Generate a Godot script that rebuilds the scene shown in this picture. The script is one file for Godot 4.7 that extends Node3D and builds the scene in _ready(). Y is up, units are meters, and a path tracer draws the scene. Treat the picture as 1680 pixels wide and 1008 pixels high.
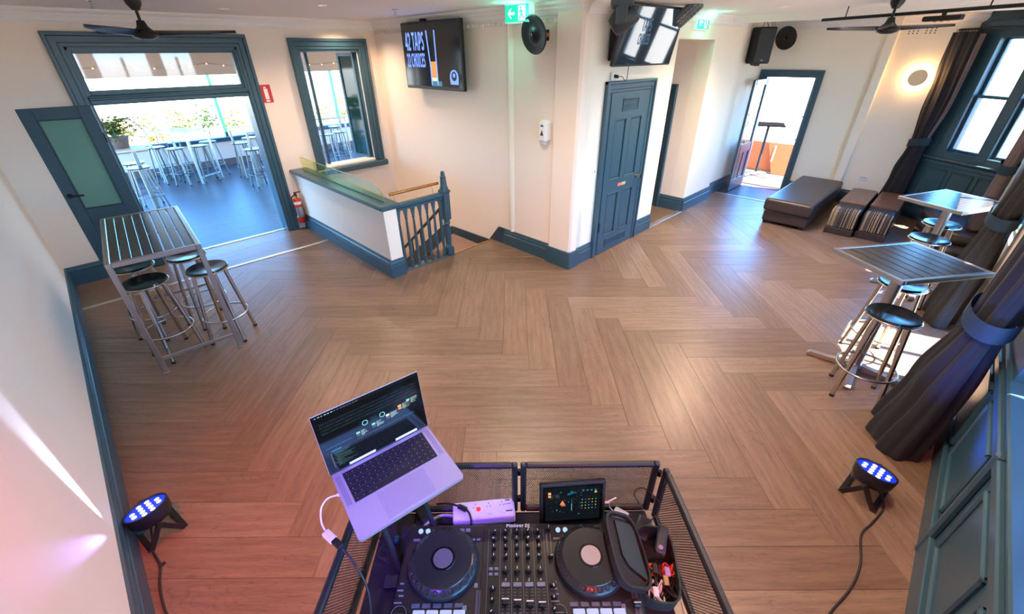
extends Node3D
# A pub function room seen from above a portable mixing stand in its corner.
# World axes: the walls run along X and Z; the camera looks half-way between +X and -Z.

const YAW := 44.72
const CEIL := 2.84
var M := {}
var taken := {}
var rng := RandomNumberGenerator.new()


class MB:
	var v := PackedVector3Array()
	var n := PackedVector3Array()
	var t := PackedVector2Array()
	var f := PackedInt32Array()
	var x := Transform3D.IDENTITY

	func vert(p: Vector3, nn: Vector3, uv := Vector2.ZERO) -> int:
		v.append(x * p)
		n.append((x.basis * nn).normalized())
		t.append(uv)
		return v.size() - 1

	func tri(a: int, b: int, c: int) -> void:
		var cr := (v[a] - v[c]).cross(v[a] - v[b])
		if cr.dot(n[a] + n[b] + n[c]) < 0.0:
			f.append_array(PackedInt32Array([a, c, b]))
		else:
			f.append_array(PackedInt32Array([a, b, c]))

	func quad(a: Vector3, b: Vector3, c: Vector3, d: Vector3, nn: Vector3, uvs := []) -> void:
		var u: Array = uvs if uvs.size() == 4 else [Vector2(0, 1), Vector2(1, 1), Vector2(1, 0), Vector2(0, 0)]
		var i := vert(a, nn, u[0])
		vert(b, nn, u[1])
		vert(c, nn, u[2])
		vert(d, nn, u[3])
		tri(i, i + 1, i + 2)
		tri(i, i + 2, i + 3)

	# plain box given by its centre and size
	func box(c: Vector3, s: Vector3) -> MB:
		var h := s / 2.0
		for ax in 3:
			for sg in [-1.0, 1.0]:
				var nn := Vector3.ZERO
				nn[ax] = sg
				var a1 := (ax + 1) % 3
				var a2 := (ax + 2) % 3
				var p := []
				for q in [[-1, -1], [1, -1], [1, 1], [-1, 1]]:
					var w := Vector3.ZERO
					w[ax] = sg * h[ax]
					w[a1] = q[0] * h[a1]
					w[a2] = q[1] * h[a2]
					p.append(c + w)
				quad(p[0], p[1], p[2], p[3], nn)
		return self

	# box from corner to corner
	func bb(lo: Vector3, hi: Vector3) -> MB:
		return box((lo + hi) / 2.0, (hi - lo).abs())

	# box with chamfered edges
	func cbox(c: Vector3, s: Vector3, e: float) -> MB:
		var h := s / 2.0
		e = minf(e, minf(h.x, minf(h.y, h.z)) * 0.9)
		for ax in 3:
			var a1 := (ax + 1) % 3
			var a2 := (ax + 2) % 3
			for sg in [-1.0, 1.0]:
				var nn := Vector3.ZERO
				nn[ax] = sg
				var p := []
				for q in [[-1, -1], [1, -1], [1, 1], [-1, 1]]:
					var w := Vector3.ZERO
					w[ax] = sg * h[ax]
					w[a1] = q[0] * (h[a1] - e)
					w[a2] = q[1] * (h[a2] - e)
					p.append(c + w)
				quad(p[0], p[1], p[2], p[3], nn)
				for s2 in [-1.0, 1.0]:
					var n2 := Vector3.ZERO
					n2[ax] = sg
					n2[a1] = s2
					var r := []
					for k in [[0, -1], [0, 1], [1, 1], [1, -1]]:
						var w := Vector3.ZERO
						w[ax] = sg * (h[ax] - (e if k[0] else 0.0))
						w[a1] = s2 * (h[a1] - (0.0 if k[0] else e))
						w[a2] = k[1] * (h[a2] - e)
						r.append(c + w)
					quad(r[0], r[1], r[2], r[3], n2.normalized())
		for sx in [-1.0, 1.0]:
			for sy in [-1.0, 1.0]:
				for sz in [-1.0, 1.0]:
					var g := Vector3(sx, sy, sz)
					var nn := g.normalized()
					var i := vert(c + g * (h - Vector3(0, e, e)), nn)
					vert(c + g * (h - Vector3(e, 0, e)), nn)
					vert(c + g * (h - Vector3(e, e, 0)), nn)
					tri(i, i + 1, i + 2)
		return self

	func disc(c: Vector3, nn: Vector3, r: float, seg := 16) -> MB:
		var u := nn.cross(Vector3.RIGHT if absf(nn.x) < 0.9 else Vector3.UP).normalized()
		var w := nn.cross(u).normalized()
		var o := vert(c, nn, Vector2(0.5, 0.5))
		for k in seg:
			var a := TAU * k / seg
			vert(c + (u * cos(a) + w * sin(a)) * r, nn, Vector2(0.5 + 0.5 * cos(a), 0.5 + 0.5 * sin(a)))
		for k in seg:
			tri(o, o + 1 + k, o + 1 + (k + 1) % seg)
		return self

	func cyl(p: Vector3, q: Vector3, r0: float, r1 := -1.0, seg := 12, caps := true) -> MB:
		if r1 < 0.0:
			r1 = r0
		var d := (q - p).normalized()
		var u := d.cross(Vector3.RIGHT if absf(d.x) < 0.9 else Vector3.UP).normalized()
		var w := d.cross(u).normalized()
		var sl := (r0 - r1) / maxf((q - p).length(), 1e-5)
		var i := v.size()
		for k in seg:
			var a := TAU * k / seg
			var e := u * cos(a) + w * sin(a)
			vert(p + e * r0, e + d * sl)
			vert(q + e * r1, e + d * sl)
		for k in seg:
			var a := i + 2 * k
			var b := i + 2 * ((k + 1) % seg)
			tri(a, b, b + 1)
			tri(a, b + 1, a + 1)
		if caps:
			if r0 > 1e-4:
				disc(p, -d, r0, seg)
			if r1 > 1e-4:
				disc(q, d, r1, seg)
		return self

	# round tube along points
	func tube(pts: Array, r: float, seg := 8, closed := false) -> MB:
		var i0 := v.size()
		var m := pts.size()
		var u := Vector3.ZERO
		for k in m:
			var a: Vector3 = pts[(k - 1 + m) % m] if closed or k > 0 else pts[0]
			var b: Vector3 = pts[(k + 1) % m] if closed or k < m - 1 else pts[m - 1]
			var d := (b - a).normalized()
			if u == Vector3.ZERO:
				u = d.cross(Vector3.UP if absf(d.y) < 0.9 else Vector3.RIGHT).normalized()
			u = (u - d * u.dot(d)).normalized()
			var w := d.cross(u)
			for s in seg:
				var an := TAU * s / seg
				var e := u * cos(an) + w * sin(an)
				vert(pts[k] + e * r, e)
		for k in (m if closed else m - 1):
			for s in seg:
				var a := i0 + k * seg + s
				var b := i0 + k * seg + (s + 1) % seg
				var c := i0 + ((k + 1) % m) * seg + (s + 1) % seg
				var d := i0 + ((k + 1) % m) * seg + s
				tri(a, b, c)
				tri(a, c, d)
		if not closed:
			disc(pts[0], (pts[0] - pts[1]).normalized(), r, seg)
			disc(pts[m - 1], (pts[m - 1] - pts[m - 2]).normalized(), r, seg)
		return self

	# profile of (radius, height) turned round the local y axis, from bottom to top along the outside
	func lathe(prof: Array, seg := 24, o := Vector3.ZERO) -> MB:
		var m := prof.size()
		var ns := []
		for k in m - 1:
			var d: Vector2 = prof[k + 1] - prof[k]
			ns.append(Vector2(d.y, -d.x).normalized())
		for k in m - 1:
			var n0: Vector2 = ns[k]
			var n1: Vector2 = ns[k]
			if k > 0 and ns[k - 1].dot(ns[k]) > 0.75:
				n0 = (ns[k - 1] + ns[k]).normalized()
			if k < m - 2 and ns[k + 1].dot(ns[k]) > 0.75:
				n1 = (ns[k + 1] + ns[k]).normalized()
			var i := v.size()
			for s in seg:
				var a := TAU * s / seg
				var e := Vector3(cos(a), 0, sin(a))
				vert(o + e * prof[k].x + Vector3.UP * prof[k].y, e * n0.x + Vector3.UP * n0.y)
				vert(o + e * prof[k + 1].x + Vector3.UP * prof[k + 1].y, e * n1.x + Vector3.UP * n1.y)
			for s in seg:
				var a := i + 2 * s
				var b := i + 2 * ((s + 1) % seg)
				if prof[k].x > 1e-5:
					tri(a, b, b + 1)
				if prof[k + 1].x > 1e-5:
					tri(a, b + 1, a + 1)
		return self

	# polygon in local x/y pushed along z from z0 to z1
	func prism(poly: PackedVector2Array, z0: float, z1: float) -> MB:
		var m := poly.size()
		var ar := 0.0
		for k in m:
			ar += poly[k].cross(poly[(k + 1) % m])
		var idx := Geometry2D.triangulate_polygon(poly)
		for e in [[z0, Vector3.FORWARD], [z1, Vector3.BACK]]:
			var i := v.size()
			for p in poly:
				vert(Vector3(p.x, p.y, e[0]), e[1], p)
			for k in range(0, idx.size(), 3):
				tri(i + idx[k], i + idx[k + 1], i + idx[k + 2])
		for k in m:
			var a := poly[k]
			var b := poly[(k + 1) % m]
			var d := (b - a).normalized() * signf(ar)
			quad(Vector3(a.x, a.y, z0), Vector3(b.x, b.y, z0), Vector3(b.x, b.y, z1), Vector3(a.x, a.y, z1), Vector3(d.y, -d.x, 0))
		return self

	# smooth surface from a function of (u, w) in 0..1
	func sheet(nu: int, nw: int, fn: Callable) -> MB:
		var i := v.size()
		var e := 0.002
		for a in nu + 1:
			for b in nw + 1:
				var u := float(a) / nu
				var w := float(b) / nw
				var p: Vector3 = fn.call(u, w)
				var du: Vector3 = fn.call(minf(u + e, 1.0), w) - fn.call(maxf(u - e, 0.0), w)
				var dw: Vector3 = fn.call(u, minf(w + e, 1.0)) - fn.call(u, maxf(w - e, 0.0))
				var nn := du.cross(dw)
				vert(p, nn if nn.length() > 1e-12 else Vector3.UP, Vector2(u, w))
		for a in nu:
			for b in nw:
				var q := i + a * (nw + 1) + b
				tri(q, q + 1, q + nw + 2)
				tri(q, q + nw + 2, q + nw + 1)
		return self

	func mesh() -> ArrayMesh:
		var arr := []
		arr.resize(Mesh.ARRAY_MAX)
		arr[Mesh.ARRAY_VERTEX] = v
		arr[Mesh.ARRAY_NORMAL] = n
		arr[Mesh.ARRAY_TEX_UV] = t
		arr[Mesh.ARRAY_INDEX] = f
		var am := ArrayMesh.new()
		am.add_surface_from_arrays(Mesh.PRIMITIVE_TRIANGLES, arr)
		return am


func numbered(s: String) -> String:
	if not taken.has(s):
		taken[s] = 0
		return s
	taken[s] += 1
	return "%s_%03d" % [s, taken[s]]


func meta(o: Node, label := "", category := "", group := "", kind := "") -> Node:
	if label:
		o.set_meta("label", label)
	if category:
		o.set_meta("category", category)
	if group:
		o.set_meta("group", group)
	if kind:
		o.set_meta("kind", kind)
	return o


# one mesh; top-level when parent is left out
func obj(called: String, b, m: Material, parent: Node = null) -> MeshInstance3D:
	var o := MeshInstance3D.new()
	o.mesh = b.mesh() if b is MB else b
	o.material_override = m
	if parent == null:
		o.name = numbered(called)
		add_child(o)
	else:
		o.name = called
		parent.add_child(o, true)
	return o


func thing(called: String, label: String, category: String, at := Vector3.ZERO, turn := 0.0, group := "") -> Node3D:
	var o := Node3D.new()
	o.name = numbered(called)
	add_child(o)
	o.position = at
	o.rotation.y = deg_to_rad(turn)
	meta(o, label, category, group)
	return o


func struct(called: String, b, m: Material, label := "", category := "") -> MeshInstance3D:
	var o := obj(called, b, m)
	meta(o, label, category, "", "structure")
	return o


func sgroup(called: String, label: String, category: String, at := Vector3.ZERO, turn := 0.0) -> Node3D:
	var o := thing(called, label, category, at, turn)
	o.set_meta("kind", "structure")
	return o


func dup(o: Node3D, at: Vector3, turn: float, label := "", group := "") -> Node3D:
	var c: Node3D = o.duplicate()
	var base := String(o.name)
	if base.length() > 4 and base[-4] == "_":
		base = base.left(-4)
	c.name = numbered(base)
	add_child(c)
	c.position = at
	c.rotation.y = deg_to_rad(turn)
	if label:
		c.set_meta("label", label)
	if group:
		c.set_meta("group", group)
	return c


# lettering as a mesh in the local xy plane, centred
func text(s: String, height: float, m: Material, parent: Node, at: Vector3, basis := Basis.IDENTITY, depth := 0.001, weight := 400, called := "lettering") -> MeshInstance3D:
	var tm := TextMesh.new()
	var fo := SystemFont.new()
	fo.font_names = PackedStringArray(["Droid Sans"])
	fo.font_weight = weight
	tm.font = fo
	tm.text = s
	tm.font_size = 32
	tm.pixel_size = height / 23.0
	tm.depth = depth
	tm.curve_step = 2.0
	var o := MeshInstance3D.new()
	o.mesh = tm
	o.material_override = m
	o.name = called
	o.transform = Transform3D(basis, at)
	parent.add_child(o, true)
	return o


func mat(c: Color, rough := 0.6, metal := 0.0) -> StandardMaterial3D:
	var m := StandardMaterial3D.new()
	m.albedo_color = c
	m.roughness = rough
	m.metallic = metal
	return m


func c8(r: int, g: int, b: int) -> Color:
	return Color8(r, g, b)


func glow(c: Color, e: float, base := Color.BLACK) -> StandardMaterial3D:
	var m := mat(base, 0.5)
	m.emission_enabled = true
	m.emission = c
	m.emission_energy_multiplier = e
	return m


func pane(a: float, c := Color.WHITE) -> StandardMaterial3D:
	var m := mat(Color(c.r, c.g, c.b, a), 0.03)
	m.transparency = BaseMaterial3D.TRANSPARENCY_ALPHA
	return m


func noise_tex(freq: float, c0: Color, c1: Color, seedv := 1, size := 256, octaves := 4) -> NoiseTexture2D:
	var nz := FastNoiseLite.new()
	nz.seed = seedv
	nz.frequency = freq
	nz.fractal_octaves = octaves
	var tx := NoiseTexture2D.new()
	tx.width = size
	tx.height = size
	tx.seamless = true
	tx.noise = nz
	var g := Gradient.new()
	g.set_color(0, c0)
	g.set_color(1, c1)
	tx.color_ramp = g
	return tx


func bump(m: StandardMaterial3D, freq: float, scale_cm: float, uv: float, seedv := 5) -> void:
	m.heightmap_enabled = true
	m.heightmap_texture = noise_tex(freq, Color.BLACK, Color.WHITE, seedv)
	m.heightmap_scale = scale_cm
	m.uv1_triplanar = true
	m.uv1_scale = Vector3.ONE * uv


# a plank's grain: fine streaks along u, cathedral arches and pores; uv runs 0..1 along and across
func wood_image(base: Color, dark: Color, seedv: int, w := 512, h := 96, streak := 1.0) -> ImageTexture:
	var a := FastNoiseLite.new()
	a.seed = seedv
	a.frequency = 1.0
	a.fractal_octaves = 3
	var d := FastNoiseLite.new()
	d.seed = seedv + 7
	d.frequency = 1.0
	d.fractal_octaves = 2
	var bytes := PackedByteArray()
	bytes.resize(w * h * 3)
	for yy in h:
		for xx in w:
			var u := float(xx) / w
			var q := float(yy) / h
			var warp := d.get_noise_2d(u * 1.7, q * 1.1) * 2.0
			var ring := absf(sin((q * 7.0 + warp * 2.6) * PI))
			var fine := a.get_noise_2d(u * 4.0, q * 70.0)
			var broad := a.get_noise_2d(u * 2.2 + 50.0, q * 4.0)
			var pore := maxf(0.0, a.get_noise_2d(u * 9.0 + 90.0, q * 110.0) - 0.18)
			var where := clampf(0.5 + 1.6 * a.get_noise_2d(u * 1.3 + 20.0, q * 2.0), 0.0, 1.0)
			var k := 0.24 + 0.24 * fine * streak + 0.3 * broad + 0.9 * pore * streak
			k += pow(1.0 - ring, 8.0) * (0.45 + 0.5 * fine) * streak * where
			k = clampf(k, 0.0, 1.0)
			var c := base.lerp(dark, k)
			var i := (yy * w + xx) * 3
			bytes[i] = int(c.r * 255.0)
			bytes[i + 1] = int(c.g * 255.0)
			bytes[i + 2] = int(c.b * 255.0)
	return ImageTexture.create_from_image(Image.create_from_data(w, h, false, Image.FORMAT_RGB8, bytes))


# point over the stand: a to the camera's right, b ahead of it
func dj(a: float, h: float, b: float) -> Vector3:
	var y := deg_to_rad(YAW)
	return Vector3(a * cos(y) + b * sin(y), h, a * sin(y) - b * cos(y))


func lamp_spot(at: Vector3, towards: Vector3, c: Color, e: float, angle: float, size := 0.04, soft := 0.6) -> SpotLight3D:
	var l := SpotLight3D.new()
	l.name = numbered("spot_lamp")
	l.light_color = c
	l.light_energy = e
	l.spot_angle = angle
	l.spot_angle_attenuation = soft
	l.spot_range = 14.0
	l.spot_attenuation = 2.0
	l.light_size = size
	l.shadow_enabled = true
	add_child(l)
	var d := (towards - at).normalized()
	l.transform = Transform3D(Basis.looking_at(d, Vector3.UP if absf(d.y) < 0.95 else Vector3.RIGHT), at)
	return l


func lamp_omni(at: Vector3, c: Color, e: float, size := 0.05) -> OmniLight3D:
	var l := OmniLight3D.new()
	l.name = numbered("omni_lamp")
	l.light_color = c
	l.light_energy = e
	l.omni_range = 14.0
	l.omni_attenuation = 2.0
	l.light_size = size
	l.shadow_enabled = true
	add_child(l)
	l.position = at
	return l


func materials() -> void:
	M.wall = mat(c8(246, 229, 212), 0.75)
	bump(M.wall, 0.02, 0.04, 3.0)
	M.wall_white = mat(c8(248, 238, 218), 0.7)
	M.ceiling = mat(c8(236, 228, 222), 0.8)
	M.cornice = mat(c8(240, 234, 228), 0.6)
	M.teal = mat(c8(52, 82, 96), 0.34)
	bump(M.teal, 0.05, 0.02, 4.0)
	M.teal_dark = mat(c8(38, 64, 78), 0.36)
	M.steel = mat(Color(0.78, 0.76, 0.74), 0.2, 1.0)
	M.brushed = mat(Color(0.72, 0.70, 0.68), 0.34, 1.0)
	M.dull_steel = mat(Color(0.5, 0.49, 0.48), 0.35, 1.0)
	M.chrome = mat(Color(0.86, 0.85, 0.84), 0.1, 1.0)
	M.black = mat(c8(22, 22, 24), 0.4)
	M.black_gloss = mat(c8(14, 15, 17), 0.12)
	M.black_matt = mat(c8(26, 27, 30), 0.75)
	M.flat_black = mat(c8(14, 14, 15), 0.95)
	M.flat_black.metallic_specular = 0.0
	M.rubber = mat(c8(28, 28, 30), 0.6)
	M.seat_black = mat(c8(24, 27, 30), 0.16)
	M.slat = mat(c8(62, 60, 58), 0.24)
	M.leather = mat(c8(60, 50, 48), 0.36)
	bump(M.leather, 0.12, 0.06, 6.0)
	M.leather_black = mat(c8(40, 36, 37), 0.36)
	bump(M.leather_black, 0.12, 0.06, 6.0)
	M.curtain = mat(c8(24, 25, 34), 0.85)
	M.curtain.rim_enabled = true
	M.curtain.rim = 0.4
	M.curtain_brown = mat(c8(40, 38, 37), 0.85)
	M.curtain_lining = mat(c8(120, 104, 104), 0.85)
	M.tie = mat(c8(30, 54, 70), 0.75)
	M.white_plastic = mat(c8(238, 236, 234), 0.35)
	M.grey_plastic = mat(c8(190, 188, 186), 0.4)
	M.red = mat(c8(206, 44, 26), 0.4)
	M.copper = mat(Color(0.86, 0.52, 0.28), 0.25, 1.0)
	M.alu = mat(Color(0.8, 0.78, 0.76), 0.4, 0.9)
	M.glass = pane(0.05)
	M.glass_mirror = pane(0.08)
	M.green_glass = mat(Color(0.88, 0.92, 0.66, 0.04), 0.02)
	M.green_glass.refraction_enabled = true
	M.green_glass.refraction_scale = 0.05
	M.frosted = mat(c8(104, 150, 136), 0.12)  # green reflection on the leaf glass put into its colour
	M.green_reflection = mat(c8(16, 52, 46), 0.06)  # opaque pane, the dark reflection on the glass painted as its colour
	M.planks = []
	for k in 5:
		var m := mat(Color.WHITE, 0.34)
		var sh: Array = [[134, 112, 93], [127, 105, 87], [140, 119, 100], [124, 102, 84], [131, 109, 91]]
		var b: Array = sh[k]
		m.albedo_texture = wood_image(c8(b[0], b[1], b[2]), c8(int(b[0] * 0.66), int(b[1] * 0.63), int(b[2] * 0.6)), 11 + k * 13)
		M.planks.append(m)
	M.subfloor = mat(c8(70, 52, 40), 0.9)
	M.decks = []
	for k in 3:
		var m := mat(Color.WHITE, 0.36)
		m.metallic_specular = 0.38
		m.albedo_texture = wood_image(c8(70 + 4 * k, 66 + 4 * k, 64 + 4 * k), c8(42, 39, 38), 90 + k, 512, 48, 1.2)
		M.decks.append(m)
	M.tray = []
	for k in 2:
		var m := mat(Color.WHITE, 0.28)
		m.albedo_texture = wood_image(c8(126, 90, 70), c8(76, 52, 42), 120 + k, 512, 96, 0.9)
		M.tray.append(m)
	M.leafs = [mat(c8(104, 116, 30), 0.6), mat(c8(142, 122, 34), 0.6), mat(c8(58, 92, 34), 0.6)]
	for m in M.leafs:
		m.backlight_enabled = true
		m.backlight = Color(0.3, 0.3, 0.12)
		m.cull_mode = BaseMaterial3D.CULL_DISABLED
	M.parapet = mat(c8(226, 196, 178), 0.8)
	M.parapet_base = mat(c8(110, 86, 76), 0.8)
	M.fascia = mat(c8(160, 128, 104), 0.7)
	M.orange = mat(c8(196, 104, 54), 0.85)
	M.stage_red = glow(Color(1.0, 0.2, 0.18), 6.0)


func _ready() -> void:
	rng.seed = 77
	stage()
	materials()
	shell()
	openings()
	stairs()
	terrace()
	balcony()
	ceiling_things()
	wall_things()
	furniture()
	curtains()
	floor_lamps()
	stand()
	gear()


func stage() -> void:
	var cam := Camera3D.new()
	cam.name = "camera"
	add_child(cam)
	var yaw := deg_to_rad(YAW)
	var pit := deg_to_rad(31.1)
	var rol := deg_to_rad(-0.617)
	var fw := Vector3(sin(yaw) * cos(pit), -sin(pit), -cos(yaw) * cos(pit))
	var r := Vector3(cos(yaw), 0, sin(yaw))
	var u := r.cross(fw)
	cam.transform = Transform3D(Basis(r * cos(rol) + u * sin(rol), -r * sin(rol) + u * cos(rol), -fw), Vector3(0, 2.4, 0))
	cam.fov = 72.25
	cam.near = 0.05
	cam.far = 300.0
	cam.current = true
	var sky := ProceduralSkyMaterial.new()
	sky.sky_top_color = Color(0.13, 0.5, 0.95)
	sky.sky_horizon_color = Color(0.5, 0.82, 1.0)
	sky.sky_curve = 0.25
	sky.ground_bottom_color = Color(0.55, 0.55, 0.55)
	sky.ground_horizon_color = Color(0.80, 0.85, 0.88)
	sky.sky_energy_multiplier = 1.0
	sky.ground_energy_multiplier = 1.0
	sky.sun_angle_max = 1.0
	sky.energy_multiplier = 11.0
	var env := Environment.new()
	env.background_mode = Environment.BG_SKY
	env.sky = Sky.new()
	env.sky.sky_material = sky
	env.tonemap_mode = Environment.TONE_MAPPER_LINEAR
	env.tonemap_exposure = 1.85
	env.sdfgi_enabled = true
	env.ssao_enabled = true
	env.ssil_enabled = true
	var we := WorldEnvironment.new()
	we.name = "environment"
	we.environment = env
	add_child(we)
	var sun := DirectionalLight3D.new()
	sun.name = "sun"
	sun.light_color = Color(1.0, 0.94, 0.86)
	sun.light_energy = 16.0
	sun.light_angular_distance = 0.6
	sun.shadow_enabled = true
	add_child(sun)
	sun.transform = Transform3D(Basis.looking_at(Vector3(-0.13, -0.905, -0.41).normalized()), Vector3(0, 8, 0))


# a moulding of the given (out, up) profile run from a to b along a wall whose face looks along nrm
func run(prof: Array, a: Vector3, b: Vector3, nrm: Vector3, mb: MB = null) -> MB:
	var q := mb if mb else MB.new()
	var d := b - a
	q.x = Transform3D(Basis(nrm, Vector3.UP, d.normalized()), a)
	q.prism(PackedVector2Array(prof), 0.0, d.length())
	q.x = Transform3D.IDENTITY
	return q


func skirt(called: String, a: Vector3, b: Vector3, nrm: Vector3, label: String) -> void:
	var t := 0.026
	var p := [Vector2(0, 0), Vector2(t, 0), Vector2(t, 0.15), Vector2(t * 0.75, 0.155), Vector2(t * 0.75, 0.175), Vector2(t * 0.9, 0.185), Vector2(t * 0.6, 0.205), Vector2(t * 0.5, 0.225), Vector2(0, 0.232)]
	struct(called, run(p, a, b, nrm), M.teal, label, "baseboard")


func cornice(a: Vector3, b: Vector3, nrm: Vector3, label: String) -> void:
	var p := [Vector2(0, -0.13), Vector2(0.012, -0.13), Vector2(0.016, -0.115), Vector2(0.03, -0.11), Vector2(0.05, -0.07), Vector2(0.06, -0.06), Vector2(0.065, -0.045), Vector2(0.1, -0.025), Vector2(0.11, -0.01), Vector2(0.11, 0), Vector2(0, 0)]
	a.y = CEIL
	b.y = CEIL
	struct("trim_1" if not taken.has("trim_1") else "trim_%d" % (int(taken.get("trims", 1)) + 1), run(p, a, b, nrm), M.cornice, label, "cornice")
	taken["trims"] = int(taken.get("trims", 0)) + 1


# herringbone planks clipped to the room, laid at 45 degrees to its walls
func herringbone(parent: Node3D, poly: PackedVector2Array) -> void:
	var wa := 0.241
	var wb := 0.2245
	var lh := 1.465
	var ld := 1.5
	var o := Vector2(1.097, 2.009)
	var s := sqrt(0.5)
	for i in range(-60, 61):
		for j in range(-6, 9):
			var sh := Vector2(wa * i + lh * j, -wb * i + ld * j)
			for kind in 2:
				var lo := o + sh + (Vector2(-lh, 0) if kind == 0 else Vector2.ZERO)
				var sz := Vector2(lh, wb) if kind == 0 else Vector2(wa, ld)
				var ctr := lo + sz / 2.0
				var cw := Vector2((ctr.x + ctr.y) * s, (ctr.x - ctr.y) * s)
				if cw.x < -2.0 or cw.x > 11.0 or cw.y < -7.5 or cw.y > 2.0:
					continue
				var g := 0.0007
				var rect := PackedVector2Array()
				for q in [lo + Vector2(g, g), lo + Vector2(sz.x - g, g), lo + sz - Vector2(g, g), lo + Vector2(g, sz.y - g)]:
					rect.append(Vector2((q.x + q.y) * s, (q.x - q.y) * s))
				for piece in Geometry2D.intersect_polygons(rect, poly):
					plank(parent, piece, lo, sz, kind == 0, M.planks[rng.randi() % 5])


func plank(parent: Node3D, piece: PackedVector2Array, lo: Vector2, sz: Vector2, along: bool, m: Material) -> void:
	var inner: Array = Geometry2D.offset_polygon(piece, -0.0009)
	if inner.is_empty() or inner[0].size() != piece.size():
		inner = [piece]
	var top: PackedVector2Array = inner[0]
	var b := MB.new()
	var s := sqrt(0.5)
	var flip := rng.randf() < 0.5
	var idx := Geometry2D.triangulate_polygon(top)
	for p in top:
		var ab := Vector2((p.x + p.y) * s, (p.x - p.y) * s) - lo
		var uv := Vector2(ab.x / sz.x, ab.y / sz.y) if along else Vector2(ab.y / sz.y, ab.x / sz.x)
		if flip:
			uv = Vector2.ONE - uv
		b.vert(Vector3(p.x, 0, p.y), Vector3.UP, uv)
	for k in range(0, idx.size(), 3):
		b.tri(idx[k], idx[k + 1], idx[k + 2])
	var n := piece.size()
	var ar := 0.0
	for k in n:
		ar += piece[k].cross(piece[(k + 1) % n])
	# match each outer edge with the nearest inner corner
	for k in n:
		var a := piece[k]
		var c := piece[(k + 1) % n]
		var ta := nearest(top, a)
		var tc := nearest(top, c)
		var e := (c - a).normalized() * signf(ar)
		var nn := Vector3(e.y, 0, -e.x)
		b.quad(Vector3(a.x, -0.0018, a.y), Vector3(c.x, -0.0018, c.y), Vector3(tc.x, 0, tc.y), Vector3(ta.x, 0, ta.y), (nn + Vector3.UP).normalized(), [Vector2.ZERO, Vector2.ZERO, Vector2.ZERO, Vector2.ZERO])
		b.quad(Vector3(a.x, -0.012, a.y), Vector3(c.x, -0.012, c.y), Vector3(c.x, -0.0018, c.y), Vector3(a.x, -0.0018, a.y), nn, [Vector2.ZERO, Vector2.ZERO, Vector2.ZERO, Vector2.ZERO])
	obj("plank", b, m, parent)


func nearest(poly: PackedVector2Array, p: Vector2) -> Vector2:
	var best := poly[0]
	for q in poly:
		if q.distance_squared_to(p) < best.distance_squared_to(p):
			best = q
	return best


# straight boards in a rectangle, running along x (or z), each its own part
func boards(parent: Node3D, lo: Vector2, hi: Vector2, w: float, along_x: bool, mats: Array, y := 0.0, gap := 0.003, called := "board") -> void:
	var span := (hi.y - lo.y) if along_x else (hi.x - lo.x)
	var cnt := int(ceil(span / w))
	for k in cnt:
		var a := k * w + gap / 2.0
		var e := minf((k + 1) * w, span) - gap / 2.0
		var b := MB.new()
		var len := (hi.x - lo.x) if along_x else (hi.y - lo.y)
		var ou := rng.randf()
		var p0 := Vector3(0, y, 0)
		var q := [Vector3(lo.x, y, lo.y + a), Vector3(hi.x, y, lo.y + a), Vector3(hi.x, y, lo.y + e), Vector3(lo.x, y, lo.y + e)]
		if not along_x:
			q = [Vector3(lo.x + a, y, lo.y), Vector3(lo.x + a, y, hi.y), Vector3(lo.x + e, y, hi.y), Vector3(lo.x + e, y, lo.y)]
		b.quad(q[0], q[1], q[2], q[3], Vector3.UP, [Vector2(ou, 0), Vector2(ou + len / 2.0, 0), Vector2(ou + len / 2.0, 1), Vector2(ou, 1)])
		for i in 4:
			var c: Vector3 = q[i]
			var d: Vector3 = q[(i + 1) % 4]
			var nn: Vector3 = (c + d) / 2.0 - (q[0] + q[2]) / 2.0
			b.quad(c, d, d + Vector3.DOWN * 0.02, c + Vector3.DOWN * 0.02, nn.normalized(), [Vector2.ZERO, Vector2.ZERO, Vector2.ZERO, Vector2.ZERO])
		obj(called, b, mats[rng.randi() % mats.size()], parent)


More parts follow.
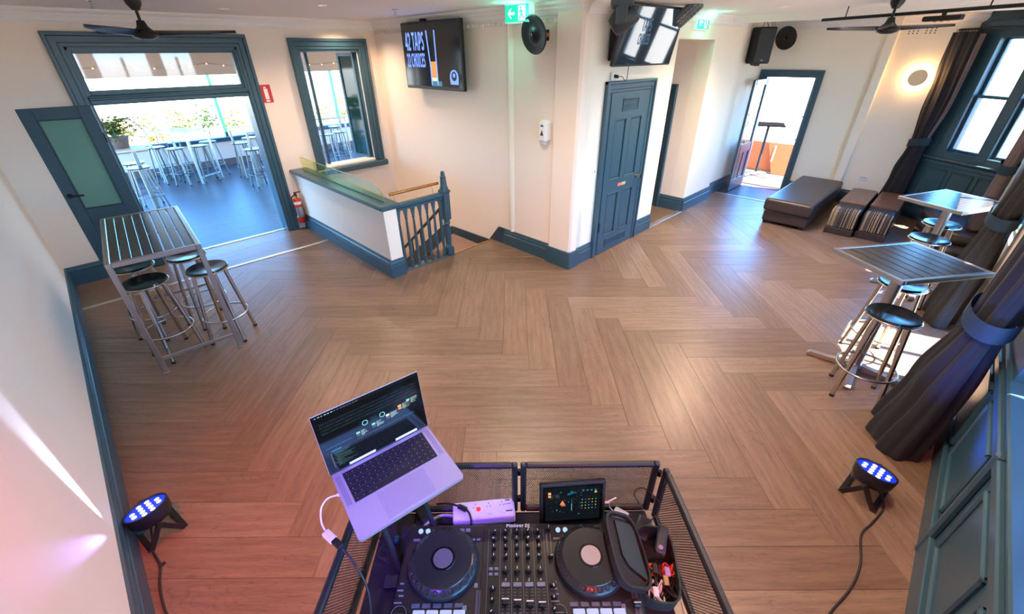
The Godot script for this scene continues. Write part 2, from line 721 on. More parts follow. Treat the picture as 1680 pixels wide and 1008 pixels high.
func shell() -> void:
	# floor
	var fl := sgroup("floor", "brown oak herringbone plank floor of the room", "floor")
	var poly := PackedVector2Array([Vector2(-0.59, 0.69), Vector2(-0.59, -6.2), Vector2(2.3, -6.2), Vector2(2.3, -4.42), Vector2(4.02, -4.42), Vector2(4.02, -3.0), Vector2(8.2, -3.0), Vector2(8.2, -3.08), Vector2(8.72, -3.08), Vector2(8.72, -1.9), Vector2(9.65, -1.9), Vector2(9.65, -0.36), Vector2(8.82, 0.69)])
	herringbone(fl, poly)
	var sub := MB.new()
	sub.bb(Vector3(-0.8, -0.25, -7.35), Vector3(2.3, -0.0122, 0.9))
	sub.bb(Vector3(2.3, -0.25, -4.42), Vector3(9.85, -0.0122, 1.1))
	obj("subfloor", sub, M.subfloor, fl)
	# straight planks inside the terrace door, in the corridor and in the lobby of the far door
	var fl2 := sgroup("floor", "straight brown planks between the terrace door and the metal floor strip", "floor")
	boards(fl2, Vector2(-0.59, -7.2), Vector2(2.3, -6.24), 0.19, true, M.planks, 0.0, 0.002, "plank")
	var fl3 := sgroup("floor", "brown corridor planks beyond the flat metal strip", "floor")
	boards(fl3, Vector2(6.03, -6.2), Vector2(7.15, -3.04), 0.19, false, M.planks, 0.0, 0.002, "plank")
	obj("subfloor", MB.new().bb(Vector3(6.0, -0.2, -6.3), Vector3(7.2, -0.021, -3.0)), M.subfloor, fl3)
	var fl4 := sgroup("floor", "grey boards in front of the half open far door", "floor")
	boards(fl4, Vector2(8.76, -3.08), Vector2(9.65, -1.9), 0.14, false, M.decks, 0.0, 0.002, "board")
	struct("trim_21", MB.new().cbox(Vector3(0.855, 0.002, -6.22), Vector3(2.89, 0.012, 0.05), 0.004), M.alu, "long aluminium floor strip where the herringbone begins", "floor strip")
	struct("trim_22", MB.new().cbox(Vector3(1.17, 0.002, -7.2), Vector3(1.66, 0.014, 0.06), 0.004), M.alu, "pale threshold bar of the terrace doorway", "floor strip")
	struct("trim_23", MB.new().cbox(Vector3(6.59, 0.002, -3.02), Vector3(1.12, 0.012, 0.09), 0.004), M.alu, "wide metal floor strip at the corridor opening", "floor strip")
	struct("trim_24", MB.new().cbox(Vector3(8.74, 0.002, -2.5), Vector3(0.045, 0.012, 1.16), 0.004), M.alu, "thin metal floor strip before the far door", "floor strip")

	# walls, 0.2 thick
	struct("wall_left", MB.new().bb(Vector3(-0.79, -0.2, -7.3), Vector3(-0.59, CEIL + 0.2, 0.95)), M.wall, "plain cream wall with the light streaks on it", "wall")
	var b := MB.new()
	b.bb(Vector3(-0.6, -0.2, -7.27), Vector3(0.33, CEIL + 0.2, -7.05))
	b.bb(Vector3(0.33, 2.5, -7.27), Vector3(2.02, CEIL + 0.2, -7.05))
	b.bb(Vector3(2.02, -3.0, -7.27), Vector3(2.78, CEIL + 0.2, -7.05))
	b.bb(Vector3(2.78, 2.46, -7.27), Vector3(3.7, CEIL + 0.2, -7.05))
	b.bb(Vector3(2.78, -3.0, -7.27), Vector3(3.7, 0.84, -7.05))
	b.bb(Vector3(3.7, -3.0, -7.27), Vector3(4.3, CEIL + 0.2, -7.05))
	struct("wall_back", b, M.wall, "cream wall with the terrace doorway and the tall window", "wall")
	b = MB.new()
	b.bb(Vector3(4.02, -3.0, -7.1), Vector3(4.22, CEIL + 0.2, -3.0))
	struct("wall_stairs", b, M.wall, "cream wall beside the stairs carrying the beer screen", "wall")
	b = MB.new()
	b.bb(Vector3(4.02, -0.2, -3.2), Vector3(6.03, CEIL + 0.2, -3.0))
	b.bb(Vector3(6.03, 2.54, -3.2), Vector3(7.15, CEIL + 0.2, -3.0))
	b.bb(Vector3(7.15, -0.2, -3.25), Vector3(8.2, CEIL + 0.2, -3.0))
	b.bb(Vector3(8.2, -0.2, -3.28), Vector3(9.85, CEIL + 0.2, -3.08))
	struct("wall_middle", b, M.wall_white, "bright white wall with the panelled door and the corridor opening", "wall")
	b = MB.new()
	b.bb(Vector3(7.15, -0.2, -6.3), Vector3(7.35, CEIL, -3.24))
	b.bb(Vector3(5.83, -0.2, -6.3), Vector3(6.03, CEIL, -3.19))
	b.bb(Vector3(5.9, -0.2, -6.5), Vector3(7.3, CEIL, -6.3))
	b.bb(Vector3(5.9, 2.54, -6.3), Vector3(7.3, 2.7, -3.2))
	struct("wall_corridor", b, M.wall, "cream corridor walls beyond the tall opening", "wall")
	b = MB.new()
	b.bb(Vector3(9.65, -0.2, -3.2), Vector3(9.85, CEIL + 0.2, -2.96))
	b.bb(Vector3(9.65, 2.0, -2.96), Vector3(9.85, CEIL + 0.2, -2.14))
	b.bb(Vector3(9.65, -0.2, -2.14), Vector3(9.85, CEIL + 0.2, -0.2))
	struct("wall_far", b, M.wall_white, "pale far wall with the half open door and the round sconce", "wall")
	struct("trim_25", MB.new().cbox(Vector3(9.6, CEIL / 2.0, -1.29), Vector3(0.12, CEIL, 0.13), 0.01), M.wall_white, "slim white pilaster on the far wall", "pilaster")
	# canted corner wall with its window opening
	var cw := sgroup("wall_corner", "canted teal panelled corner wall under the sash window", "wall", Vector3(9.65, 0, -0.36), -128.3)
	b = MB.new()
	b.bb(Vector3(-0.2, -0.2, -0.22), Vector3(0.25, CEIL + 0.2, 0))
	b.bb(Vector3(0.25, -0.2, -0.22), Vector3(1.36, 0.94, 0))
	b.bb(Vector3(0.25, 2.62, -0.22), Vector3(1.36, CEIL + 0.2, 0))
	b.bb(Vector3(1.36, -0.2, -0.22), Vector3(1.7, CEIL + 0.2, 0))
	obj("body", b, M.teal, cw)
	wainscot(cw, 0.05, 1.34, 0.94, [[0.22, 0.52], [0.6, 0.9], [0.98, 1.26]], 0.0)
	# window wall on the camera's right
	b = MB.new()
	var nb := MB.new()
	var xs := [-0.8, -0.3, 0.95, 1.15, 2.25, 2.45, 3.2, 4.4, 5.4, 5.9, 7.4, 9.0]
	for k in xs.size() - 1:
		var x0: float = xs[k]
		var x1: float = xs[k + 1]
		var near := x1 < 3.3
		if k % 2 == 0:
			if near:
				nb.bb(Vector3(x0, -0.2, 0.69), Vector3(x1, 0.8, 1.02))
				nb.bb(Vector3(x0, 0.8, 0.88), Vector3(x1, CEIL + 0.2, 1.02))
			else:
				(nb if x0 < 3.3 else b).bb(Vector3(x0, -0.2, 0.69), Vector3(x1, CEIL + 0.2, 1.02 if x0 < 3.3 else 0.89))
		elif near:
			nb.bb(Vector3(x0, 2.55, 0.88), Vector3(x1, CEIL + 0.2, 1.02))
			nb.bb(Vector3(x0, -0.2, 0.69), Vector3(x1, 0.8, 1.02))
		else:
			b.bb(Vector3(x0, 2.22 if k == 7 else 2.5, 0.69), Vector3(x1, CEIL + 0.2, 0.89))
			b.bb(Vector3(x0, -0.2, 0.69), Vector3(x1, 0.02 if k == 7 else 0.8, 0.89))
	struct("wall_right", b, M.wall_white, "window wall behind the dark curtains", "wall")
	struct("wall_windows", nb, M.teal, "teal window surround over the panelled dado", "wall")
	struct("ceiling", MB.new().bb(Vector3(-0.8, CEIL, -7.3), Vector3(10.0, CEIL + 0.2, 1.04)), M.ceiling, "flat off-white ceiling with recessed lamps", "ceiling")
	struct("trim_26", MB.new().bb(Vector3(7.55, CEIL - 0.09, -2.95), Vector3(7.75, CEIL, 0.68)), M.ceiling, "shallow painted beam under the ceiling", "beam")
	# panelling below the windows near the stand
	var wn := sgroup("wall_panelling", "teal panelled dado under the window ledge", "panelling", Vector3(3.95, 0, 0.69), 180.0)
	wainscot(wn, 0.0, 4.52, 0.8, [[0.14, 0.64], [0.78, 1.3], [1.58, 2.1], [2.24, 2.76], [3.04, 3.56], [3.7, 4.2]], 1.44, [0.02, 1.44, 2.9])
	# skirting
	skirt("baseboard_left", Vector3(-0.59, 0, -7.05), Vector3(-0.59, 0, 0.69), Vector3.RIGHT, "long dark teal skirting along the cream side wall")
	skirt("baseboard_back", Vector3(-0.59, 0, -7.05), Vector3(0.22, 0, -7.05), Vector3.BACK, "short teal skirting behind the terrace door leaf")
	skirt("baseboard_stairs", Vector3(4.02, 0, -4.2), Vector3(4.02, 0, -3.0), Vector3.LEFT, "teal skirting below the soap dispenser")
	skirt("baseboard_middle", Vector3(4.0, 0, -3.0), Vector3(4.46, 0, -3.0), Vector3.BACK, "teal skirting between the wall corner and the panelled door")
	skirt("baseboard_pier", Vector3(5.55, 0, -3.0), Vector3(6.03, 0, -3.0), Vector3.BACK, "teal skirting between the panelled door and the corridor")
	skirt("baseboard_passage", Vector3(7.15, 0, -3.0), Vector3(8.22, 0, -3.0), Vector3.BACK, "teal skirting beyond the corridor opening")
	skirt("baseboard_niche", Vector3(8.2, 0, -3.08), Vector3(9.6, 0, -3.08), Vector3.BACK, "teal skirting behind the half open far door")
	skirt("baseboard_corridor", Vector3(7.15, 0, -6.3), Vector3(7.15, 0, -3.0), Vector3.LEFT, "teal skirting inside the corridor")
	skirt("baseboard_far", Vector3(9.65, 0, -2.06), Vector3(9.65, 0, -0.3), Vector3.LEFT, "teal skirting behind the leather ottoman")
	# cornices
	cornice(Vector3(-0.59, 0, -7.05), Vector3(-0.59, 0, 0.69), Vector3.RIGHT, "plaster cornice over the cream side wall")
	cornice(Vector3(-0.59, 0, -7.05), Vector3(4.02, 0, -7.05), Vector3.BACK, "plaster cornice over the terrace doorway")
	cornice(Vector3(4.02, 0, -7.05), Vector3(4.02, 0, -3.0), Vector3.LEFT, "plaster cornice over the beer screen")
	cornice(Vector3(4.02, 0, -3.0), Vector3(8.2, 0, -3.0), Vector3.BACK, "plaster cornice over the corridor opening")
	cornice(Vector3(9.65, 0, -3.0), Vector3(9.65, 0, -0.3), Vector3.LEFT, "plaster cornice over the far door")
	# dentil band under the cornice beside the screen
	var dn := sgroup("trim_27", "row of small plaster blocks under the cornice", "cornice", Vector3(4.02, CEIL - 0.155, -3.0))
	for k in 42:
		obj("block", MB.new().cbox(Vector3(-0.012, 0, -0.05 - k * 0.096), Vector3(0.024, 0.035, 0.05), 0.004), M.cornice, dn)
	# bead on the stair wall and corner post trim
	var bd := MB.new()
	bd.lathe([Vector2(0.03, 0.23), Vector2(0.03, 0.3), Vector2(0.045, 0.36), Vector2(0.045, CEIL - 0.1)], 12, Vector3(4.02, 0, -4.03))
	struct("trim_28", bd, M.wall_white, "rounded white bead running up the stair wall", "trim")
	bd = MB.new()
	bd.cbox(Vector3(4.06, CEIL / 2.0 + 0.1, -3.16), Vector3(0.16, CEIL - 0.2, 0.36), 0.025)
	struct("trim_29", bd, M.wall, "chamfered pilaster at the outer wall corner", "pilaster")
	bd = MB.new()
	bd.box(Vector3(4.06, 0.11, -3.16), Vector3(0.2, 0.225, 0.4))
	struct("trim_30", bd, M.teal, "teal plinth at the foot of the corner pilaster", "plinth")


# raised-moulding panelling on local z = 0, from x0 to x1, up to height h
func wainscot(parent: Node3D, x0: float, x1: float, h: float, panels: Array, _mid := 0.0, posts := []) -> void:
	obj("backing", MB.new().bb(Vector3(x0, 0, -0.005), Vector3(x1, h, 0.012)), M.teal, parent)
	obj("plinth", MB.new().cbox(Vector3((x0 + x1) / 2.0, 0.08, 0.022), Vector3(x1 - x0, 0.16, 0.03), 0.006), M.teal, parent)
	var deep := 0.24 if x1 > 3.0 else 0.15
	obj("ledge", MB.new().cbox(Vector3((x0 + x1) / 2.0, h + 0.012, (0.02 if deep > 0.2 else 0.075) - deep / 2.0), Vector3(x1 - x0 + 0.02, 0.028, deep), 0.008), M.teal, parent)
	obj("rail", MB.new().cbox(Vector3((x0 + x1) / 2.0, h - 0.05, 0.02), Vector3(x1 - x0, 0.06, 0.03), 0.008), M.teal, parent)
	for p in panels:
		var lo := Vector2(p[0], 0.22)
		var hi := Vector2(p[1], h - 0.14)
		var b := MB.new()
		var w := 0.028
		b.cbox(Vector3((lo.x + hi.x) / 2.0, lo.y, 0.016), Vector3(hi.x - lo.x + w, w, 0.03), 0.009)
		b.cbox(Vector3((lo.x + hi.x) / 2.0, hi.y, 0.016), Vector3(hi.x - lo.x + w, w, 0.03), 0.009)
		b.cbox(Vector3(lo.x, (lo.y + hi.y) / 2.0, 0.016), Vector3(w, hi.y - lo.y + w, 0.03), 0.009)
		b.cbox(Vector3(hi.x, (lo.y + hi.y) / 2.0, 0.016), Vector3(w, hi.y - lo.y + w, 0.03), 0.009)
		var pn := obj("panel", MB.new().bb(Vector3(lo.x + 0.01, lo.y + 0.01, 0.004), Vector3(hi.x - 0.01, hi.y - 0.01, 0.016)), M.teal, parent)
		obj("moulding", b, M.teal, pn)
	for c in posts:
		obj("post", MB.new().cbox(Vector3(c, h / 2.0, 0.025), Vector3(0.05, h, 0.04), 0.012), M.teal, parent)


# mitred-looking stepped architrave round an opening in local xy, facing +z
func architrave(parent: Node3D, lo: Vector2, hi: Vector2, w: float, m: Material, sill := false) -> void:
	for s in [[-1.0, "jamb"], [1.0, "jamb"]]:
		var b := MB.new()
		var xx: float = lo.x if s[0] < 0 else hi.x
		for k in 3:
			var a: float = w * [0.0, 0.28, 0.72][k]
			var e: float = w * [0.3, 0.74, 1.0][k]
			var d: float = [0.022, 0.032, 0.05][k]
			b.cbox(Vector3(xx + s[0] * (a + e) / 2.0, (lo.y + hi.y + e) / 2.0, d / 2.0), Vector3(e - a, hi.y - lo.y + e, d), 0.006)
		obj("jamb", b, m, parent)
	var t := MB.new()
	for k in 3:
		var a: float = w * [0.0, 0.28, 0.72][k]
		var e: float = w * [0.3, 0.74, 1.0][k]
		var d: float = [0.0225, 0.0325, 0.0505][k]
		t.cbox(Vector3((lo.x + hi.x) / 2.0, hi.y + (a + e) / 2.0, d / 2.0), Vector3(hi.x - lo.x + 2.0 * e, e - a, d), 0.006)
	obj("head", t, m, parent)
	if sill:
		obj("sill", MB.new().cbox(Vector3((lo.x + hi.x) / 2.0, lo.y - 0.05, 0.04), Vector3(hi.x - lo.x + 2.0 * w + 0.08, 0.09, 0.11), 0.015), m, parent)


# a four-sided frame of the given member width in local xy, centred on z
func ring(lo: Vector2, hi: Vector2, w: float, d: float, z := 0.0, wb := -1.0) -> MB:
	var b := MB.new()
	if wb < 0.0:
		wb = w
	b.cbox(Vector3(lo.x + w / 2.0, (lo.y + hi.y) / 2.0, z), Vector3(w, hi.y - lo.y, d), 0.005)
	b.cbox(Vector3(hi.x - w / 2.0, (lo.y + hi.y) / 2.0, z), Vector3(w, hi.y - lo.y, d), 0.005)
	b.cbox(Vector3((lo.x + hi.x) / 2.0, lo.y + wb / 2.0, z), Vector3(hi.x - lo.x - 2.0 * w + 0.004, wb, d), 0.005)
	b.cbox(Vector3((lo.x + hi.x) / 2.0, hi.y - w / 2.0, z), Vector3(hi.x - lo.x - 2.0 * w + 0.004, w, d), 0.005)
	return b


func openings() -> void:
	# door_1: terrace doorway with a transom window, one leaf folded back against the wall
	var d := sgroup("door_1", "wide teal terrace doorway with a glazed transom", "door", Vector3(0, 0, -7.05))
	architrave(d, Vector2(0.35, 0.0), Vector2(2.0, 2.5), 0.14, M.teal)
	obj("reveal", MB.new().bb(Vector3(0.33, 0, -0.24), Vector3(0.37, 2.5, 0.005)).bb(Vector3(1.98, 0, -0.24), Vector3(2.02, 2.5, 0.005)).bb(Vector3(0.33, 2.47, -0.24), Vector3(2.02, 2.51, 0.005)), M.teal, d)
	obj("transom_bar", MB.new().cbox(Vector3(1.175, 1.985, -0.06), Vector3(1.65, 0.1, 0.15), 0.012).cbox(Vector3(1.175, 2.0, 0.02), Vector3(1.65, 0.03, 0.04), 0.01), M.teal, d)
	var tr := obj("transom", ring(Vector2(0.35, 2.03), Vector2(2.0, 2.49), 0.05, 0.05, -0.06), M.teal, d)
	obj("pane", MB.new().box(Vector3(1.175, 2.26, -0.06), Vector3(1.57, 0.4, 0.006)), M.glass_mirror, tr)
	# the folded leaf
	var lf := thing("glazed_door_leaf", "teal door leaf with glass painted with a green reflection folded back against the cream wall", "door", Vector3(0.34, 0.012, -6.98), -8.0)
	obj("frame", ring(Vector2(-0.6, 0.0), Vector2(0.0, 1.935), 0.12, 0.042, 0.0, 0.85), M.teal, lf)
	obj("bead", ring(Vector2(-0.484, 0.846), Vector2(-0.116, 1.822), 0.014, 0.05), M.teal_dark, lf)
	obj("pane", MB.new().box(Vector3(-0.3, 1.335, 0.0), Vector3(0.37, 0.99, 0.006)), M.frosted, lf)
	var hd := obj("handle", MB.new().cyl(Vector3(-0.545, 1.02, 0.02), Vector3(-0.545, 1.02, 0.032), 0.028, -1, 16).cyl(Vector3(-0.545, 1.02, 0.03), Vector3(-0.545, 1.02, 0.07), 0.011).tube([Vector3(-0.545, 1.02, 0.068), Vector3(-0.5, 1.02, 0.07), Vector3(-0.42, 1.018, 0.068)], 0.011), M.black_matt, lf)
	meta(hd, "black lever handle")
	obj("hinge", MB.new().cyl(Vector3(0.0, 0.3, 0.02), Vector3(0.0, 0.4, 0.02), 0.01), M.black, lf)
	obj("hinge", MB.new().cyl(Vector3(0.0, 1.55, 0.02), Vector3(0.0, 1.65, 0.02), 0.01), M.black, lf)
	# window_1: tall casement beside the doorway, sash swung outwards
	var w := sgroup("window_1", "tall teal window looking out to the terrace beside the doorway", "window", Vector3(0, 0, -7.05))
	architrave(w, Vector2(2.8, 0.84), Vector2(3.7, 2.47), 0.14, M.teal, true)
	obj("reveal", MB.new().bb(Vector3(2.77, 0.84, -0.24), Vector3(2.81, 2.47, 0.005)).bb(Vector3(3.69, 0.84, -0.24), Vector3(3.73, 2.47, 0.005)).bb(Vector3(2.77, 2.44, -0.24), Vector3(3.73, 2.48, 0.005)), M.teal, w)
	obj("inner_sill", MB.new().cbox(Vector3(3.25, 0.85, -0.12), Vector3(0.9, 0.03, 0.24), 0.006), M.wall_white, w)
	obj("stile", MB.new().cbox(Vector3(2.94, 1.65, -0.16), Vector3(0.04, 1.58, 0.05), 0.006), M.teal, w)
	obj("pane", MB.new().box(Vector3(2.865, 1.65, -0.16), Vector3(0.11, 1.58, 0.006)), M.glass, w)
	var sa := Node3D.new()
	sa.name = "sash"
	w.add_child(sa, true)
	sa.position = Vector3(3.66, 0.86, -0.1)
	sa.rotation.y = deg_to_rad(-80.0)
	obj("sash_frame", ring(Vector2(-0.42, 0), Vector2(0, 1.57), 0.05, 0.04), M.teal, sa)
	obj("pane", MB.new().box(Vector3(-0.21, 0.785, 0), Vector3(0.34, 1.49, 0.006)), M.green_reflection, sa)
	obj("edge_strip", MB.new().cbox(Vector3(3.69, 1.65, -0.03), Vector3(0.02, 1.56, 0.012), 0.003), M.wall, w)
	# door_2: closed panelled door with a vent
	d = sgroup("door_2", "closed teal panelled door with a vent grille and round knob", "door", Vector3(0, 0, -3.0))
	architrave(d, Vector2(4.58, 0.0), Vector2(5.43, 2.0), 0.12, M.teal)
	var lfp := obj("leaf", MB.new().bb(Vector3(4.58, 0.008, 0.0), Vector3(5.43, 2.0, 0.012)), M.teal, d)
	var st := MB.new()
	for r in [[4.58, 4.69, 0.01, 2.0], [5.32, 5.43, 0.01, 2.0], [4.69, 5.32, 0.01, 0.24], [4.69, 5.32, 0.82, 0.98], [4.69, 5.32, 1.72, 2.0], [4.965, 5.045, 0.24, 0.82], [4.965, 5.045, 0.98, 1.72]]:
		st.bb(Vector3(r[0], r[2], 0.006), Vector3(r[1], r[3], 0.03))
	obj("stiles", st, M.teal, lfp)
	for r in [[4.69, 4.965, 0.24, 0.82], [5.045, 5.32, 0.24, 0.82], [4.69, 4.965, 0.98, 1.72], [5.045, 5.32, 0.98, 1.72]]:
		var pn := obj("panel", MB.new().cbox(Vector3((r[0] + r[1]) / 2.0, (r[2] + r[3]) / 2.0, 0.012), Vector3(r[1] - r[0] - 0.07, r[3] - r[2] - 0.07, 0.02), 0.008), M.teal, d)
		obj("moulding", ring(Vector2(r[0], r[2]), Vector2(r[1], r[3]), 0.02, 0.03, 0.018), M.teal, pn)
	var vg := obj("vent_grille", ring(Vector2(4.83, 1.79), Vector2(5.18, 1.93), 0.014, 0.03, 0.028), M.teal, d)
	for k in 5:
		obj("slat", MB.new().cbox(Vector3(5.005, 1.812 + k * 0.024, 0.034), Vector3(0.33, 0.012, 0.014), 0.003), M.teal_dark, vg)
	var lv := obj("vent_grille", ring(Vector2(4.75, 0.07), Vector2(5.26, 0.19), 0.014, 0.03, 0.028), M.teal, d)
	for k in 4:
		obj("slat", MB.new().cbox(Vector3(5.005, 0.095 + k * 0.023, 0.034), Vector3(0.48, 0.011, 0.014), 0.003), M.teal_dark, lv)
	obj("knob", MB.new().cyl(Vector3(5.37, 0.95, 0.03), Vector3(5.37, 0.95, 0.07), 0.014, -1, 12).cyl(Vector3(5.37, 0.95, 0.03), Vector3(5.37, 0.95, 0.036), 0.032, -1, 16).cyl(Vector3(5.37, 0.95, 0.065), Vector3(5.37, 0.95, 0.1), 0.03, 0.024, 16), M.chrome, d)
	obj("hinge", MB.new().cyl(Vector3(4.585, 0.34, 0.036), Vector3(4.585, 0.46, 0.036), 0.012), M.teal_dark, d)
	var sg := obj("latch_plate", MB.new().cbox(Vector3(4.965, 0.9, 0.033), Vector3(0.09, 0.04, 0.006), 0.002), mat(c8(214, 110, 96), 0.5), d)
	meta(sg, "small two-colour plate")
	obj("latch_plate", MB.new().cbox(Vector3(5.06, 0.9, 0.033), Vector3(0.09, 0.04, 0.006), 0.002), mat(c8(176, 176, 110), 0.5), sg)
	# door_3: corridor side door, mostly hidden
	d = sgroup("door_3", "dark door in a teal frame inside the corridor", "door", Vector3(7.15, 0, -3.45), -90.0)
	architrave(d, Vector2(-0.9, 0.0), Vector2(-0.08, 1.86), 0.1, M.teal)
	obj("leaf", MB.new().cbox(Vector3(-0.49, 0.935, 0.01), Vector3(0.82, 1.85, 0.03), 0.006), M.black_matt, d)
	obj("knob", MB.new().cyl(Vector3(-0.82, 0.95, 0.025), Vector3(-0.82, 0.95, 0.07), 0.02, -1, 12), M.chrome, d)
	# door_4: far door frame, and its half glazed leaf swung into the room
	d = sgroup("door_4", "teal frame of the open far door to the sunny balcony", "door", Vector3(9.65, 0, -2.14), -90.0)
	architrave(d, Vector2(-0.82, 0.0), Vector2(0.0, 2.0), 0.1, M.teal)
	obj("reveal", MB.new().bb(Vector3(-0.83, 0, -0.21), Vector3(-0.8, 2.0, 0.004)).bb(Vector3(-0.02, 0, -0.21), Vector3(0.01, 2.0, 0.004)).bb(Vector3(-0.83, 1.98, -0.21), Vector3(0.01, 2.01, 0.004)), M.teal, d)
	obj("latch", MB.new().cbox(Vector3(-0.035, 1.35, -0.1), Vector3(0.05, 0.02, 0.03), 0.004), M.black, d)
	obj("latch", MB.new().cbox(Vector3(-0.035, 0.95, -0.1), Vector3(0.05, 0.02, 0.03), 0.004), M.black, d)
	lf = thing("half_glazed_door_leaf", "half glazed teal door swung open into the room beside the white wall", "door", Vector3(9.63, 0.012, -2.9), 0.0)
	var g := MB.new()
	g.cbox(Vector3(-0.36, 0.1, 0), Vector3(0.72, 0.2, 0.042), 0.005)
	g.cbox(Vector3(-0.36, 0.78, 0), Vector3(0.6, 0.16, 0.042), 0.005)
	g.cbox(Vector3(-0.36, 1.9, 0), Vector3(0.6, 0.1, 0.042), 0.005)
	g.cbox(Vector3(-0.05, 1.07, 0), Vector3(0.1, 1.75, 0.042), 0.005)
	g.cbox(Vector3(-0.67, 1.07, 0), Vector3(0.1, 1.75, 0.042), 0.005)
	obj("frame", g, M.teal, lf)
	obj("pane", MB.new().box(Vector3(-0.36, 1.36, 0), Vector3(0.54, 1.0, 0.006)), M.glass, lf)
	for xx in [-0.48, -0.24]:
		var pn := obj("panel", MB.new().cbox(Vector3(xx, 0.45, 0), Vector3(0.2, 0.52, 0.02), 0.006), M.teal, lf)
		obj("moulding", ring(Vector2(xx - 0.11, 0.19), Vector2(xx + 0.11, 0.71), 0.02, 0.036), M.teal, pn)
	obj("mullion", MB.new().cbox(Vector3(-0.36, 0.45, 0), Vector3(0.05, 0.54, 0.04), 0.005), M.teal, lf)
	obj("knob", MB.new().cyl(Vector3(-0.67, 0.93, 0.02), Vector3(-0.67, 0.93, 0.06), 0.012).cyl(Vector3(-0.67, 0.93, 0.055), Vector3(-0.67, 0.93, 0.09), 0.028, 0.022, 16), M.chrome, lf)
	obj("pull_handle", MB.new().tube([Vector3(-0.71, 1.2, 0.02), Vector3(-0.71, 1.21, 0.06), Vector3(-0.71, 1.3, 0.075), Vector3(-0.71, 1.39, 0.06), Vector3(-0.71, 1.4, 0.02)], 0.007), M.chrome, lf)
	# window_2: canted corner sash window
	w = sgroup("window_2", "teal double sash window in the canted corner", "window", Vector3(9.65, 0, -0.36), -128.3)
	obj("frame", ring(Vector2(0.23, 0.94), Vector2(1.42, 2.64), 0.12, 0.2, -0.09), M.teal, w)
	obj("pelmet", MB.new().cbox(Vector3(0.78, 2.68, 0.04), Vector3(1.2, 0.09, 0.12), 0.02), M.teal, w)
	obj("mullion", MB.new().cbox(Vector3(0.875, 1.79, -0.06), Vector3(0.15, 1.6, 0.16), 0.012), M.teal, w)
	for s in [[0.35, 0.8], [0.95, 1.3]]:
		for q in [[1.06, 1.83, -0.07], [1.79, 2.54, -0.11]]:
			var sh := obj("sash", ring(Vector2(s[0], q[0]), Vector2(s[1], q[1]), 0.04, 0.04, q[2]), M.teal, w)
			obj("pane", MB.new().box(Vector3((s[0] + s[1]) / 2.0, (q[0] + q[1]) / 2.0, q[2]), Vector3(s[1] - s[0] - 0.07, q[1] - q[0] - 0.07, 0.005)), M.glass, sh)
		obj("sash_lift", MB.new().cbox(Vector3((s[0] + s[1]) / 2.0, 1.09, -0.035), Vector3(0.05, 0.02, 0.03), 0.005), M.black, w)
	# windows of the side wall, mostly out of the picture, widened to let in more light
	var no := 3
	for s in [[-0.3, 0.95, 0.95, 2.55], [1.15, 2.25, 0.95, 2.55], [2.45, 3.2, 0.95, 2.55], [5.9, 7.4, 0.79, 2.5]]:
		w = sgroup("window_%d" % no, ["tall side window nearest the wall corner", "tall side window over the teal dado", "tall side window beside the tied curtain", "side window behind the dark bench"][no - 3], "window", Vector3(0, 0, s[2]))
		no += 1
		obj("frame", ring(Vector2(s[0], 0.8), Vector2(s[1], s[3]), 0.05, 0.1, 0.0), M.teal, w)
		obj("mullion", MB.new().cbox(Vector3((s[0] + s[1]) / 2.0, 1.6, 0.0), Vector3(0.06, 1.6, 0.06), 0.006), M.teal, w)
		obj("meeting_rail", MB.new().cbox(Vector3((s[0] + s[1]) / 2.0, 1.65, 0.0), Vector3(s[1] - s[0], 0.05, 0.06), 0.006), M.teal, w)
		obj("pane", MB.new().box(Vector3((s[0] + s[1]) / 2.0, 0.4 + s[3] / 2.0, 0.0), Vector3(s[1] - s[0] - 0.06, s[3] - 0.86, 0.005)), M.glass, w)
	struct("roof_awning", MB.new().bb(Vector3(-1.2, 2.62, 1.03), Vector3(3.3, 2.68, 2.1)), M.fascia, "unseen awning added to keep sun off the side windows", "awning")  # added out of view to block direct sun at the near windows
	d = sgroup("door_5", "tall glazed door hidden between the tied curtains", "door", Vector3(0, 0, 0.79))
	obj("frame", ring(Vector2(4.4, 0.02), Vector2(5.4, 2.22), 0.05, 0.1, 0.03), M.teal, d)
	obj("mullion", MB.new().cbox(Vector3(4.9, 1.12, 0.03), Vector3(0.05, 2.14, 0.06), 0.006), M.teal, d)
	obj("pane", MB.new().box(Vector3(4.9, 1.12, 0.03), Vector3(0.92, 2.14, 0.005)), M.glass, d)


